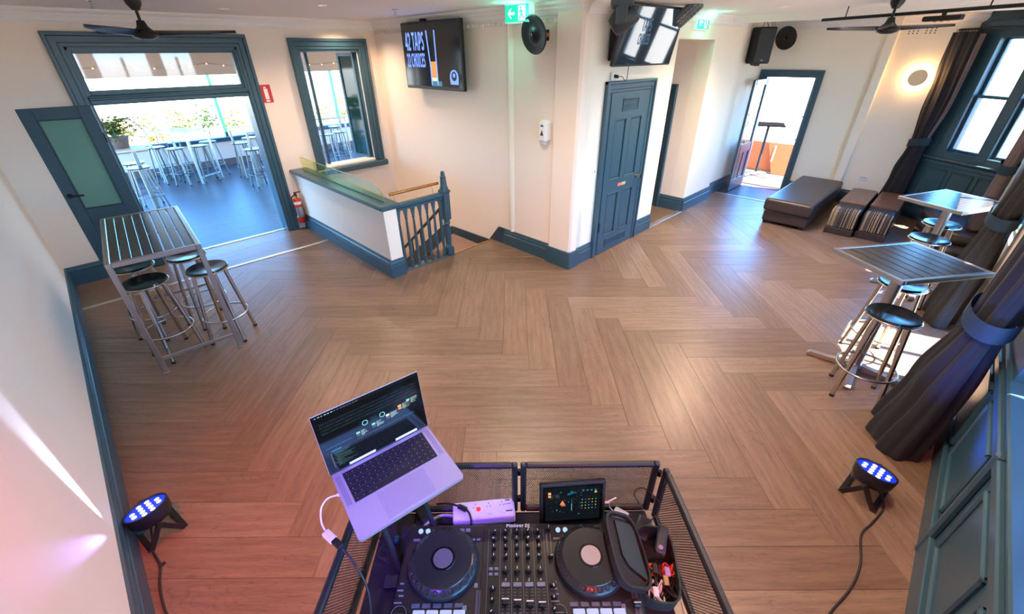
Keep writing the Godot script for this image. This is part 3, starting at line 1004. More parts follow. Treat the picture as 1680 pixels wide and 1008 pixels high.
func stairs() -> void:
	# low wall with its cap, glass screen, balustrade and flight
	var h := sgroup("wall_low", "low cream wall with a teal cap beside the stairwell", "wall", Vector3(0, 0, 0))
	obj("body", MB.new().bb(Vector3(2.28, -0.3, -7.05), Vector3(2.45, 0.87, -4.4)), M.wall, h)
	obj("end_face", MB.new().bb(Vector3(2.282, 0.2, -4.401), Vector3(2.448, 0.868, -4.397)), M.wall_white, h)
	obj("cap", MB.new().cbox(Vector3(2.365, 0.89, -5.7), Vector3(0.28, 0.045, 2.7), 0.016).cbox(Vector3(2.365, 0.862, -5.71), Vector3(0.22, 0.03, 2.66), 0.01), M.teal, h)
	skirt("baseboard_low", Vector3(2.28, 0, -7.05), Vector3(2.28, 0, -4.4), Vector3.LEFT, "teal skirting along the low stair wall")
	skirt("baseboard_end", Vector3(2.254, 0, -4.4), Vector3(2.45, 0, -4.4), Vector3.BACK, "teal skirting round the end of the low stair wall")
	var gl := thing("glass_screen", "clear yellow-green glass screen with a rounded end on the low wall", "glass screen", Vector3(2.38, 0.913, -6.85), -90.0)
	var pp := PackedVector2Array([Vector2(0, 0), Vector2(2.34, 0)])
	for k in 9:
		var a := PI / 2.0 * k / 8.0
		pp.append(Vector2(2.34 - 0.32 + 0.32 * cos(a), 0.19 * sin(a)))
	pp.append(Vector2(0, 0.19))
	obj("sheet", MB.new().prism(pp, -0.004, 0.004), M.green_glass, gl)
	var ge := []
	for k in range(2, pp.size()):
		ge.append(Vector3(pp[k].x, pp[k].y, 0))
	obj("edge", MB.new().tube(ge, 0.003, 6), mat(c8(150, 170, 90), 0.2), gl)
	obj("channel", MB.new().cbox(Vector3(1.17, 0.004, 0), Vector3(2.3, 0.01, 0.02), 0.003), M.teal_dark, gl)
	# balustrade
	var ba := thing("balustrade", "teal stair balustrade with turned balusters and a square newel", "balustrade", Vector3(2.45, 0, -4.46))
	obj("top_rail", MB.new().cbox(Vector3(0.36, 0.85, 0), Vector3(0.74, 0.06, 0.075), 0.014).cbox(Vector3(0.36, 0.805, 0), Vector3(0.72, 0.03, 0.05), 0.006), M.teal, ba)
	obj("bottom_rail", MB.new().cbox(Vector3(0.36, -0.005, 0), Vector3(0.74, 0.03, 0.08), 0.006), M.teal, ba)
	for k in 7:
		var q := MB.new()
		q.cbox(Vector3(0.05 + k * 0.103, 0.05, 0), Vector3(0.034, 0.1, 0.034), 0.004)
		q.lathe([Vector2(0.017, 0.1), Vector2(0.021, 0.115), Vector2(0.013, 0.13), Vector2(0.02, 0.2), Vector2(0.021, 0.3), Vector2(0.014, 0.6), Vector2(0.012, 0.66), Vector2(0.02, 0.675), Vector2(0.013, 0.69)], 12, Vector3(0.05 + k * 0.103, 0, 0))
		q.prism(PackedVector2Array([Vector2(0.05 + k * 0.103 - 0.012, 0.69), Vector2(0.05 + k * 0.103 + 0.012, 0.69), Vector2(0.05 + k * 0.103 + 0.03, 0.8), Vector2(0.05 + k * 0.103 - 0.03, 0.8)]), -0.012, 0.012)
		obj("baluster", q, M.teal, ba)
	var nw := MB.new()
	nw.cbox(Vector3(0.755, 0.06, 0), Vector3(0.1, 0.12, 0.1), 0.006)
	nw.lathe([Vector2(0.045, 0.12), Vector2(0.05, 0.135), Vector2(0.034, 0.15), Vector2(0.042, 0.2), Vector2(0.042, 0.38), Vector2(0.036, 0.44), Vector2(0.048, 0.46), Vector2(0.036, 0.475), Vector2(0.046, 0.49), Vector2(0.04, 0.51)], 16, Vector3(0.755, 0, 0))
	nw.cbox(Vector3(0.755, 0.69, 0), Vector3(0.1, 0.36, 0.1), 0.008)
	nw.cbox(Vector3(0.755, 0.885, 0), Vector3(0.125, 0.04, 0.125), 0.012)
	obj("newel", nw, M.teal, ba)
	obj("finial", MB.new().lathe([Vector2(0.06, 0.905), Vector2(0.055, 0.93), Vector2(0.045, 0.95), Vector2(0.036, 1.06), Vector2(0.036, 1.075), Vector2(0.026, 1.085), Vector2(0.03, 1.1), Vector2(0.02, 1.135), Vector2(0.0, 1.14)], 8, Vector3(0.755, 0, 0)), M.teal, ba)
	var hr := thing("copper_handrail", "polished copper handrail over the teal balustrade", "handrail", Vector3(2.45, 0.88, -4.5))
	obj("bar", MB.new().cyl(Vector3(0.0, 0.11, 0), Vector3(0.7, 0.11, 0), 0.017, -1, 14), M.copper, hr)
	for xx in [0.05, 0.6]:
		obj("post", MB.new().cyl(Vector3(xx, -0.01, 0.02), Vector3(xx, 0.1, 0.0), 0.004, -1, 8), M.copper, hr)
	# the flight down along the stair wall
	var fs := sgroup("floor_stairs", "carpeted stairs going down along the cream wall", "stairs", Vector3(0, 0, 0))
	var carpet := mat(c8(150, 122, 112), 0.9)
	bump(carpet, 0.2, 0.1, 8.0)
	obj("top_landing", MB.new().bb(Vector3(3.27, -0.37, -5.4), Vector3(4.02, -0.17, -4.44)), carpet, fs)
	for k in 6:
		obj("tread", MB.new().bb(Vector3(3.27, -0.17 * (k + 2) - 0.2, -5.4 - 0.27 * (k + 1)), Vector3(4.02, -0.17 * (k + 2), -5.4 - 0.27 * k)), carpet, fs)
	obj("nosing", MB.new().cbox(Vector3(3.64, -0.004, -4.44), Vector3(0.76, 0.022, 0.02), 0.004).cbox(Vector3(3.64, -0.03, -4.452), Vector3(0.76, 0.01, 0.012), 0.003), mat(Color(0.86, 0.66, 0.45), 0.3, 0.8), fs)
	var sp := PackedVector2Array([Vector2(4.5, 0.45), Vector2(4.5, 0.28), Vector2(5.9, -0.9), Vector2(5.9, -0.62)])
	var q2 := MB.new()
	q2.x = Transform3D(Basis(Vector3(0, 0, -1), Vector3.UP, Vector3.RIGHT), Vector3(3.22, 0, 0))
	q2.prism(sp, 0.0, 0.05)
	obj("stringer", q2, M.teal_dark, fs)
	obj("stair_rail", MB.new().tube([Vector3(3.24, 0.72, -4.5), Vector3(3.24, -0.46, -5.95)], 0.022), M.teal_dark, fs)
	for k in 5:
		obj("stair_baluster", MB.new().cyl(Vector3(3.24, 0.28 - 0.225 * k, -4.66 - 0.27 * k), Vector3(3.24, 0.59 - 0.222 * k, -4.66 - 0.27 * k), 0.013, -1, 8), M.teal_dark, fs)
	obj("lower_rail", MB.new().tube([Vector3(2.55, 0.16, -6.9), Vector3(3.2, 0.04, -6.0)], 0.02), M.teal_dark, fs)
	obj("landing", MB.new().bb(Vector3(2.4, -1.9, -7.1), Vector3(4.1, -1.7, -4.3)), carpet, fs)
	obj("well_wall", MB.new().bb(Vector3(2.45, -1.9, -4.42), Vector3(3.27, -0.02, -4.36)).bb(Vector3(2.38, -1.9, -7.1), Vector3(2.45, -0.2, -4.36)), M.wall, fs)
	# raking skirting on the stair wall
	q2 = MB.new()
	q2.x = Transform3D(Basis(Vector3(0, 0, -1), Vector3.UP, Vector3.RIGHT), Vector3(3.995, 0, 0))
	q2.prism(PackedVector2Array([Vector2(4.18, -0.02), Vector2(4.18, 0.232), Vector2(4.3, 0.232), Vector2(4.52, -0.03), Vector2(5.45, -0.05), Vector2(6.9, -1.0), Vector2(6.9, -1.16), Vector2(5.42, -0.17), Vector2(4.46, -0.17), Vector2(4.42, -0.02)]), 0.0, 0.027)
	struct("baseboard_rake", q2, M.teal_dark, "dark skirting that rakes down beside the stairs", "baseboard")
	var lg := struct("wall_ledge", MB.new().cbox(Vector3(2.7, -0.3, -6.6), Vector3(0.5, 0.06, 0.5), 0.01), M.teal_dark, "dark ledge low in the stairwell", "ledge")
	lg.position = Vector3.ZERO


# ---------------------------------------------------------------- outside
func leaf_mesh(seedv: int, spots: Array, n: int, size: float) -> MB:
	var r := RandomNumberGenerator.new()
	r.seed = seedv
	var b := MB.new()
	for s in spots:
		for k in n:
			var d := Vector3(r.randfn(), r.randfn() * 0.8, r.randfn()).normalized() * pow(r.randf(), 0.4)
			var p: Vector3 = s[0] + d * s[1]
			var ax := Vector3(r.randfn(), r.randfn() * 0.5 + 0.3, r.randfn()).normalized()
			var sd := ax.cross(Vector3(r.randfn(), r.randfn(), r.randfn())).normalized()
			var l := size * r.randf_range(0.7, 1.3)
			var nn := ax.cross(sd).normalized()
			b.quad(p, p + ax * l * 0.5 + sd * l * 0.22, p + ax * l, p + ax * l * 0.5 - sd * l * 0.22, nn)
	return b


func shrub(at: Vector3, h: float, kind: int, label: String, group: String) -> void:
	var t := thing("potted_shrub", label, "shrub", at, 0.0, group)
	obj("pot", MB.new().lathe([Vector2(0.0, 0.0), Vector2(0.1, 0.0), Vector2(0.14, 0.18), Vector2(0.15, 0.2), Vector2(0.13, 0.2), Vector2(0.12, 0.17), Vector2(0.0, 0.17)], 14), M.black_matt, t)
	obj("stem", MB.new().cyl(Vector3(0, 0.15, 0), Vector3(0.02, h * 0.7, 0), 0.014, 0.007, 6), mat(c8(96, 78, 54), 0.8), t)
	obj("foliage", leaf_mesh(int(at.x * 100.0) + 900, [[Vector3(0, h * 0.75, 0), h * 0.24], [Vector3(0.1, h * 0.55, -0.02), h * 0.16], [Vector3(-0.1, h * 0.5, -0.02), h * 0.16]], 85, 0.1), M.leafs[kind], t)


func outdoor_stool(at: Vector3, turn: float, label: String, group: String, proto: Array) -> void:
	if proto.is_empty():
		proto.append(make_stool("terrace_stool", label, at, turn, group, M.dull_steel, M.slat, true))
	else:
		dup(proto[0], at, turn, label, group)


func terrace() -> void:
	var fl := sgroup("floor", "grey boarded terrace deck outside the wide doorway", "deck")
	boards(fl, Vector2(-2.5, -13.1), Vector2(8.5, -7.24), 0.118, true, M.decks, 0.0, 0.004)
	obj("joists", MB.new().bb(Vector3(-2.5, -0.3, -13.3), Vector3(8.5, -0.022, -7.3)), M.subfloor, fl)
	var pw := sgroup("wall_parapet", "low pink rendered parapet with a dark cap at the terrace edge", "parapet", Vector3(0, 0, -13.1))
	obj("body", MB.new().bb(Vector3(-2.5, -0.2, -0.2), Vector3(8.5, 0.56, 0)), M.parapet, pw)
	obj("base", MB.new().bb(Vector3(-2.5, 0, 0), Vector3(8.5, 0.16, 0.02)), M.parapet_base, pw)
	obj("cap", MB.new().cbox(Vector3(3.0, 0.61, -0.1), Vector3(11.0, 0.1, 0.28), 0.012), M.teal_dark, pw)
	var rl := thing("terrace_railing", "thin metal railing with green posts above the terrace parapet", "railing", Vector3(0, 0.66, -13.2))
	for yy in [0.2, 0.36]:
		obj("rail", MB.new().cyl(Vector3(-2.5, yy, 0), Vector3(8.5, yy, 0), 0.014, -1, 8), M.steel, rl)
	for xx in [-1.2, 2.95, 5.95]:
		obj("post", MB.new().cbox(Vector3(xx, 0.96, 0), Vector3(0.07, 1.92, 0.07), 0.006), mat(c8(32, 92, 72), 0.4), rl)
	# roof over the inner part of the terrace and its fascia
	var rf := sgroup("roof", "light terrace roof with a red-brown fascia board", "roof", Vector3(0, 0, 0))
	obj("sheet", MB.new().bb(Vector3(-2.5, 2.62, -12.3), Vector3(8.5, 2.68, -7.27)), M.ceiling, rf)
	obj("fascia", MB.new().cbox(Vector3(3.0, 2.33, -12.3), Vector3(11.0, 0.56, 0.06), 0.01), M.fascia, rf)
	for k in 7:
		obj("rafter", MB.new().cbox(Vector3(-2.0 + 1.6 * k, 2.57, -9.75), Vector3(0.06, 0.1, 4.9), 0.006), M.fascia, rf)
	for xx in [-1.2, 5.95]:
		obj("post", MB.new().cbox(Vector3(xx, 1.05, -12.3), Vector3(0.09, 2.1, 0.09), 0.006), M.teal, rf)
	var fy := thing("fairy_lights", "string of small warm bulbs along the terrace fascia", "string lights", Vector3(0, 0, -12.24))
	var pts := []
	var bulb := glow(Color(1.0, 0.86, 0.6), 3.0)
	for k in 61:
		var xx := -2.0 + k * 0.16
		pts.append(Vector3(xx, 2.28 - 0.07 * absf(sin(k * PI / 10.0)), 0))
	obj("wire", MB.new().tube(pts, 0.003, 5), M.black, fy)
	for k in range(0, 61, 2):
		obj("bulb", MB.new().lathe([Vector2(0, -0.03), Vector2(0.012, -0.02), Vector2(0.012, -0.01), Vector2(0, 0)], 8, pts[k]), bulb, fy)
	# greenery beyond the rail, each in its own pot on the cap's outer shelf
	struct("wall_shelf", MB.new().cbox(Vector3(3.0, 0.28, -13.55), Vector3(11.0, 0.05, 0.45), 0.01), M.parapet, "planter shelf outside the parapet", "shelf")
	for k in 13:
		var kind: int = [0, 1, 0, 1, 1, 0, 2][k % 7]
		shrub(Vector3(-0.9 + k * 0.6 + 0.05 * sin(k * 5.0), 0.305, -13.55), 0.85 + 0.4 * absf(sin(k * 2.3)), kind, ["yellow-green potted shrub behind the terrace railing", "golden leafed potted shrub behind the terrace railing", "dark green potted shrub behind the terrace railing"][kind], "shrubs along the terrace railing")
	# counter with a fern and two stools near the doorway
	var ct := thing("terrace_counter", "narrow timber counter on a steel leg seen past the folded door leaf", "counter", Vector3(0.66, 0, -10.1))
	obj("top", MB.new().cbox(Vector3(-0.04, 1.04, 0), Vector3(0.66, 0.04, 0.5), 0.008), mat(c8(206, 190, 160), 0.5), ct)
	obj("leg", MB.new().cbox(Vector3(0.1, 0.51, 0.0), Vector3(0.06, 1.02, 0.06), 0.004), M.brushed, ct)
	obj("leg", MB.new().cbox(Vector3(-0.3, 0.51, 0.0), Vector3(0.06, 1.02, 0.06), 0.004), M.brushed, ct)
	var fn := thing("potted_fern", "bushy fern with arching fronds on the narrow counter", "fern", Vector3(0.62, 1.06, -10.2))
	fn.scale = Vector3.ONE * 1.45
	obj("pot", MB.new().lathe([Vector2(0.0, 0.0), Vector2(0.09, 0.0), Vector2(0.12, 0.12), Vector2(0.1, 0.12), Vector2(0.0, 0.1)], 14), M.parapet_base, fn)
	for k in 22:
		var a := k * 2.4
		var ln := 0.34 + 0.12 * sin(k * 3.1)
		var up := 0.28 + 0.25 * absf(sin(k * 1.7))
		var fb := MB.new()
		var prev := Vector3(0, 0.1, 0)
		for s in 10:
			var q := (s + 1) / 10.0
			var p := Vector3(cos(a) * ln * q, 0.1 + up * (1.6 * q - 1.5 * q * q), sin(a) * ln * q)
			fb.cyl(prev, p, 0.003, 0.0025, 4, false)
			var dirv := (p - prev).normalized()
			var sd := dirv.cross(Vector3.UP).normalized()
			for sg in [-1.0, 1.0]:
				var l: float = 0.085 * (1.0 - 0.6 * q)
				fb.quad(p, p + sd * sg * l * 0.5 + dirv * 0.03, p + sd * sg * l + dirv * 0.035 - Vector3.UP * 0.01, p + sd * sg * l * 0.5 + dirv * 0.006, Vector3.UP)
			prev = p
		obj("frond", fb, M.leafs[2 if k % 3 else 0], fn)
	# three groups of tall tables with stools
	var ps := []
	outdoor_stool(Vector3(0.72, 0, -10.5), 12, "slatted steel terrace stool under the fern counter", "stools at the fern counter", ps)
	outdoor_stool(Vector3(0.72, 0, -9.98), 40, "slatted steel terrace stool under the fern counter", "stools at the fern counter", ps)
	var tb := make_long_table("terrace_table", "tall steel terrace table crowded by stools in the middle of the deck", Vector3(1.75, 0, -12.0), 35, "", 0.6, 1.0)
	for q in [[1.3, -12.1], [1.55, -11.62], [2.0, -11.62], [2.27, -12.05], [1.9, -12.5], [1.45, -12.62]]:
		outdoor_stool(Vector3(q[0], 0, q[1]), q[0] * 90.0, "slatted steel terrace stool at the middle deck table", "stools round the middle deck table", ps)
	dup(tb, Vector3(2.95, 0, -11.0), 4, "tall steel terrace table half hidden by the doorway's teal jamb")
	for q in [[2.66, -10.3], [2.72, -11.3], [3.1, -11.9]]:
		outdoor_stool(Vector3(q[0], 0, q[1]), q[0] * 70.0, "slatted steel terrace stool near the doorway's teal jamb", "stools near the jamb", ps)
	dup(tb, Vector3(4.85, 0, -11.75), 80, "tall steel terrace table seen through the tall window")
	for q in [[4.55, -10.95], [4.95, -11.1], [5.3, -12.1]]:
		outdoor_stool(Vector3(q[0], 0, q[1]), q[0] * 50.0, "slatted steel terrace stool seen through the tall window", "stools beyond the tall window", ps)


func balcony() -> void:
	var fl := sgroup("floor", "grey boarded balcony floor outside the far door", "deck")
	boards(fl, Vector2(9.86, -4.6), Vector2(11.25, 0.2), 0.14, false, M.decks, 0.0, 0.003)
	obj("joists", MB.new().bb(Vector3(9.86, -0.3, -4.6), Vector3(11.4, -0.022, 0.2)), M.subfloor, fl)
	struct("wall_balcony", MB.new().bb(Vector3(11.25, -0.2, -4.6), Vector3(11.4, 0.62, 0.2)), M.orange, "sunlit orange balcony wall outside the far door", "parapet")
	var g := thing("timber_easel_board", "orange folding board leaning on the balcony wall", "board", Vector3(11.05, 0.0, -2.56), -84.0)
	var q := MB.new()
	q.x = Transform3D(Basis(Vector3.RIGHT, deg_to_rad(-14.0)), Vector3.ZERO)
	q.prism(PackedVector2Array([Vector2(-0.18, 0.0), Vector2(0.3, 0.0), Vector2(0.42, 0.64), Vector2(-0.42, 0.64)]), 0.0, 0.025)
	obj("panel", q, mat(c8(168, 72, 28), 0.8), g)
	q = MB.new()
	q.x = Transform3D(Basis(Vector3.RIGHT, deg_to_rad(-14.0)), Vector3.ZERO)
	q.cbox(Vector3(-0.26, 0.42, 0.03), Vector3(0.03, 0.34, 0.012), 0.003)
	obj("strut", q, mat(c8(236, 190, 140), 0.7), g)
	var t := thing("pedestal_table", "slim pedestal table with a dark flat top on the balcony", "table", Vector3(10.66, 0, -2.96), 20.0)
	obj("top", MB.new().cbox(Vector3(0, 1.06, 0), Vector3(0.58, 0.025, 0.58), 0.008), M.flat_black, t)
	obj("pole", MB.new().cyl(Vector3(0, 0.06, 0), Vector3(0, 1.05, 0), 0.026, -1, 14), M.black_matt, t)
	for k in 4:
		var a := PI / 4.0 + k * PI / 2.0
		obj("foot", MB.new().tube([Vector3(cos(a) * 0.02, 0.07, sin(a) * 0.02), Vector3(cos(a) * 0.15, 0.06, sin(a) * 0.15), Vector3(cos(a) * 0.29, 0.022, sin(a) * 0.29)], 0.018, 8), M.alu, t)


# ---------------------------------------------------------------- ceiling
func ceiling_things() -> void:
	var warm := Color(1.0, 0.86, 0.72)
	var lens := glow(Color(1.0, 0.9, 0.75), 3.0)
	var spots := [[1.72, -6.1], [2.35, -5.09], [3.34, -6.66], [2.0, -1.5], [2.7, -2.6], [5.4, -1.7], [2.4, -0.15], [6.5, -2.0]]  # the unseen ones are added out of view to brighten floor and walls
	var where := ["over the long slatted table", "over the low stair wall", "beside the beer screen", "added unseen over the herringbone before the stand", "unseen over the herringbone by the stairs", "added unseen over the panelled door", "added unseen over the panelled dado", "added unseen over the corridor opening"]
	for k in spots.size():
		var s: Array = spots[k]
		var t := thing("downlight", "round white recessed ceiling lamp " + where[k], "ceiling lamp", Vector3(s[0], CEIL, s[1]), 0, "recessed ceiling lamps")
		obj("rim", MB.new().lathe([Vector2(0.035, 0.0), Vector2(0.035, -0.004), Vector2(0.05, -0.009), Vector2(0.055, -0.004), Vector2(0.055, 0.0)], 20), M.white_plastic, t)
		obj("lamp_lens", MB.new().disc(Vector3(0, -0.0035, 0), Vector3.DOWN, 0.036, 20), lens, t)
		lamp_spot(Vector3(s[0], CEIL - 0.02, s[1]), Vector3(s[0], 0, s[1]), warm, [1.7, 1.7, 1.7, 2.6, 2.6, 4.0, 2.6, 4.0][k], 72.0, 0.035, 1.0)
	for s in [[3.18, -5.05, "between the stair wall and the screen"], [0.62, -6.0, "near the terrace doorway"], [8.3, -2.2, "before the far door"]]:
		var t := thing("sprinkler", "small metal fire sprinkler on the ceiling " + s[2], "sprinkler", Vector3(s[0], CEIL, s[1]))
		obj("plate", MB.new().lathe([Vector2(0.0, -0.008), Vector2(0.03, -0.006), Vector2(0.034, 0.0)], 16), M.chrome, t)
		obj("head", MB.new().cyl(Vector3(0, -0.05, 0), Vector3(0, -0.005, 0), 0.008, -1, 8).cyl(Vector3(0, -0.056, 0), Vector3(0, -0.05, 0), 0.018, -1, 12), M.brushed, t)
	var vt := thing("ceiling_vent", "flat round ceiling vent near the slim pilaster", "vent", Vector3(9.2, CEIL, -1.95))
	obj("plate", MB.new().lathe([Vector2(0.0, -0.012), Vector2(0.1, -0.012), Vector2(0.13, 0.0)], 24), M.ceiling, vt)
	obj("ring", MB.new().lathe([Vector2(0.06, -0.014), Vector2(0.07, -0.018), Vector2(0.08, -0.014)], 24), M.grey_plastic, vt)
	fan(Vector3(0.89, CEIL, -5.7), [-8.0, 112.0, 232.0], 0.75, "black three bladed ceiling fan before the terrace doorway")
	fan(Vector3(6.68, CEIL, -0.97), [70.0, 190.0, 310.0], 0.66, "black three bladed ceiling fan before the corner window")
	# bar hung below the ceiling
	var br := thing("lighting_bar", "long black bar hung under the ceiling beyond the fan", "lighting bar", Vector3(7.26, 2.72, -1.75))
	obj("bar", MB.new().cyl(Vector3(0, 0, 0), Vector3(-0.95, 0, 1.78), 0.016, -1, 12), M.black_matt, br)
	for k in [0.15, 0.85]:
		obj("hanger", MB.new().cyl(Vector3(-0.95 * k, 0, 1.78 * k), Vector3(-0.95 * k, CEIL - 2.72, 1.78 * k), 0.006, -1, 6), M.black_matt, br)
	var pr := thing("flat_fixture", "flat dark effects lamp strip clipped under the lighting bar", "stage lamp", Vector3(6.62, 2.66, -0.55), 62.0)
	obj("housing", MB.new().cbox(Vector3(0, 0, 0), Vector3(0.34, 0.045, 0.07), 0.008), M.black_matt, pr)
	obj("clip", MB.new().cbox(Vector3(0, 0.045, 0), Vector3(0.03, 0.05, 0.03), 0.004), M.black, pr)
	for k in 3:
		obj("bulb", MB.new().cyl(Vector3(-0.06 + 0.06 * k, -0.03, 0), Vector3(-0.06 + 0.06 * k, -0.02, 0), 0.014, -1, 10), [mat(c8(220, 160, 40), 0.4), mat(c8(200, 60, 40), 0.4), mat(c8(60, 140, 90), 0.4)][k], pr)


func fan(at: Vector3, turns: Array, rad: float, label: String) -> void:
	var t := thing("ceiling_fan", label, "ceiling fan", at)
	obj("canopy", MB.new().lathe([Vector2(0.0, -0.075), Vector2(0.03, -0.075), Vector2(0.06, -0.03), Vector2(0.065, 0.0)], 20), M.black, t)
	obj("rod", MB.new().cyl(Vector3(0, -0.17, 0), Vector3(0, -0.05, 0), 0.013, -1, 12), M.black, t)
	obj("motor", MB.new().lathe([Vector2(0.0, -0.3), Vector2(0.05, -0.298), Vector2(0.095, -0.28), Vector2(0.11, -0.26), Vector2(0.105, -0.24), Vector2(0.07, -0.225), Vector2(0.045, -0.2), Vector2(0.03, -0.15), Vector2(0.0, -0.15)], 28), M.black, t)
	for a in turns:
		var q := MB.new()
		q.x = Transform3D(Basis(Vector3.UP, deg_to_rad(a)), Vector3(0, -0.245, 0))
		var R := rad
		q.sheet(12, 4, func(u: float, w: float) -> Vector3:
			var xx := 0.08 + (R - 0.08) * u
			var wd := 0.055 + 0.055 * sin(PI * clampf(u * 1.25, 0.0, 1.0)) - 0.05 * pow(u, 5.0)
			var off := (w - 0.5) * 2.0
			return Vector3(xx, 0.02 * u - 0.02 * off * (1.0 - u * 0.5) + 0.004 * cos(off * 1.5), off * wd * 0.62 + 0.03 * sin(u * PI)))
		q.sheet(12, 4, func(u: float, w: float) -> Vector3:
			var xx := 0.08 + (R - 0.08) * u
			var wd := 0.055 + 0.055 * sin(PI * clampf(u * 1.25, 0.0, 1.0)) - 0.05 * pow(u, 5.0)
			var off := (w - 0.5) * 2.0
			return Vector3(xx, 0.02 * u - 0.02 * off * (1.0 - u * 0.5) - 0.004, off * wd * 0.62 + 0.03 * sin(u * PI)))
		obj("blade", q, M.black, t)


# ---------------------------------------------------------------- walls
func wall_things() -> void:
	# beer screen on the stair wall (faces -x)
	var t := thing("wall_screen", "large black screen advertising taps of beer on the stair wall", "screen", Vector3(3.86, 2.375, -5.375), -90.0)
	obj("bezel", MB.new().cbox(Vector3(0, 0, -0.02), Vector3(1.31, 0.79, 0.05), 0.008), M.black, t)
	var sc := obj("screen_panel", MB.new().box(Vector3(0, 0.005, 0.006), Vector3(1.25, 0.725, 0.004)), glow(Color(0.10, 0.105, 0.11), 0.55, Color(0.02, 0.02, 0.02)), t)
	sc.material_override.roughness = 0.12
	var ink := glow(Color(0.42, 0.55, 0.95), 1.0)
	text("42 TAPS", 0.21, ink, sc, Vector3(-0.35, 0.17, 0.009), Basis().scaled(Vector3(0.42, 1, 1)), 0.001, 800)
	text("22 CHOICES", 0.165, ink, sc, Vector3(-0.35, -0.05, 0.009), Basis().scaled(Vector3(0.34, 1, 1)), 0.001, 800)
	var gb := MB.new()
	gb.prism(PackedVector2Array([Vector2(-0.075, 0.29), Vector2(-0.05, 0.29), Vector2(-0.01, -0.12), Vector2(-0.01, -0.34), Vector2(-0.035, -0.34), Vector2(-0.035, -0.12)]), 0.0085, 0.0095)
	gb.prism(PackedVector2Array([Vector2(0.1, 0.29), Vector2(0.125, 0.29), Vector2(0.125, -0.34), Vector2(0.1, -0.34)]), 0.0085, 0.0095)
	obj("glass_outline", gb, ink, sc)
	obj("beer", MB.new().prism(PackedVector2Array([Vector2(-0.01, -0.06), Vector2(0.1, -0.06), Vector2(0.1, -0.24), Vector2(-0.01, -0.24)]), 0.0085, 0.0095), glow(Color(0.95, 0.55, 0.25), 0.8), sc)
	obj("beer_head", MB.new().prism(PackedVector2Array([Vector2(-0.01, -0.245), Vector2(0.1, -0.245), Vector2(0.1, -0.29), Vector2(-0.01, -0.29)]), 0.0085, 0.0095), glow(Color(0.9, 0.85, 0.7), 0.8), sc)
	obj("glass_foot", MB.new().prism(PackedVector2Array([Vector2(-0.03, -0.29), Vector2(0.2, -0.29), Vector2(0.2, -0.35), Vector2(-0.03, -0.35)]), 0.0075, 0.0085), glow(Color(0.2, 0.5, 0.58), 0.6), sc)
	var bp := PackedVector2Array([Vector2(0.39, -0.32), Vector2(0.55, -0.32), Vector2(0.56, -0.25)])
	for k in 9:
		bp.append(Vector2(0.47 + 0.09 * cos(PI * k / 8.0), -0.24 + 0.09 * sin(PI * k / 8.0)))
	bp.append(Vector2(0.38, -0.25))
	var bg := obj("badge", MB.new().prism(bp, 0.0085, 0.0095), ink, sc)
	obj("badge_emblem", MB.new().disc(Vector3(0.47, -0.225, 0.0102), Vector3.BACK, 0.055, 18), glow(Color(0.05, 0.08, 0.25), 0.6), bg)
	obj("badge_emblem", MB.new().disc(Vector3(0.47, -0.215, 0.0106), Vector3.BACK, 0.026, 14).box(Vector3(0.47, -0.29, 0.0106), Vector3(0.1, 0.014, 0.0004)), ink, bg)
	obj("bracket", MB.new().cbox(Vector3(0, -0.05, -0.09), Vector3(0.3, 0.3, 0.09), 0.01), M.black_matt, t)
	obj("top_clip", MB.new().cbox(Vector3(-0.2, 0.4, -0.06), Vector3(0.1, 0.05, 0.05), 0.008), M.black_matt, t)
	var l := AreaLight3D.new()
	l.name = "screen_light"
	l.light_color = Color(0.5, 0.6, 0.9)
	l.light_energy = 0.15
	l.area_size = Vector2(1.2, 0.7)
	l.shadow_enabled = true
	add_child(l)
	l.transform = Transform3D(Basis.looking_at(Vector3.LEFT), Vector3(3.84, 2.375, -5.375))
	# reflective screen above the panelled door
	t = thing("wall_screen", "glossy tilted screen mirroring the windows above the panelled door", "screen", Vector3(4.9, 2.27, -2.82), -4.0)
	var pv := Node3D.new()
	pv.name = "panel"
	t.add_child(pv, true)
	pv.rotation.x = deg_to_rad(11.0)
	obj("bezel", MB.new().cbox(Vector3(0, 0.275, -0.02), Vector3(1.1, 0.56, 0.045), 0.008), M.black, pv)
	var sm := glow(Color(0.16, 0.2, 0.24), 0.5, Color(0.02, 0.02, 0.02))
	sm.roughness = 0.04
	sm.metallic_specular = 1.0
	sm.clearcoat_enabled = true
	sm.clearcoat = 1.0
	sm.clearcoat_roughness = 0.03
	var s2 := obj("screen_panel", MB.new().box(Vector3(0, 0.275, 0.004), Vector3(1.05, 0.52, 0.004)), sm, pv)
	text("TAPS", 0.12, glow(Color(0.22, 0.36, 0.5), 0.6), s2, Vector3(-0.12, 0.38, 0.007), Basis().scaled(Vector3(0.45, 1, 1)), 0.001, 800)
	text("CHOICES", 0.1, glow(Color(0.22, 0.36, 0.5), 0.6), s2, Vector3(-0.12, 0.25, 0.007), Basis().scaled(Vector3(0.36, 1, 1)), 0.001, 800)
	obj("side_bar", MB.new().cbox(Vector3(-0.46, 0.22, -0.08), Vector3(0.05, 0.34, 0.09), 0.01), M.black_matt, t)
	obj("bracket", MB.new().cbox(Vector3(0, 0.2, -0.09), Vector3(0.3, 0.25, 0.1), 0.01), M.black_matt, t)
	# its plug and lead
	var pl := thing("power_lead", "thin black lead from the tilted screen to a wall socket over the panelled door", "cable", Vector3(4.6, 2.17, -2.98))
	obj("socket", MB.new().cbox(Vector3(0, 0, 0), Vector3(0.12, 0.075, 0.015), 0.004), M.white_plastic, pl)
	obj("plug", MB.new().cyl(Vector3(0, 0, 0.005), Vector3(0, -0.005, 0.05), 0.02, 0.016, 10), M.black, pl)
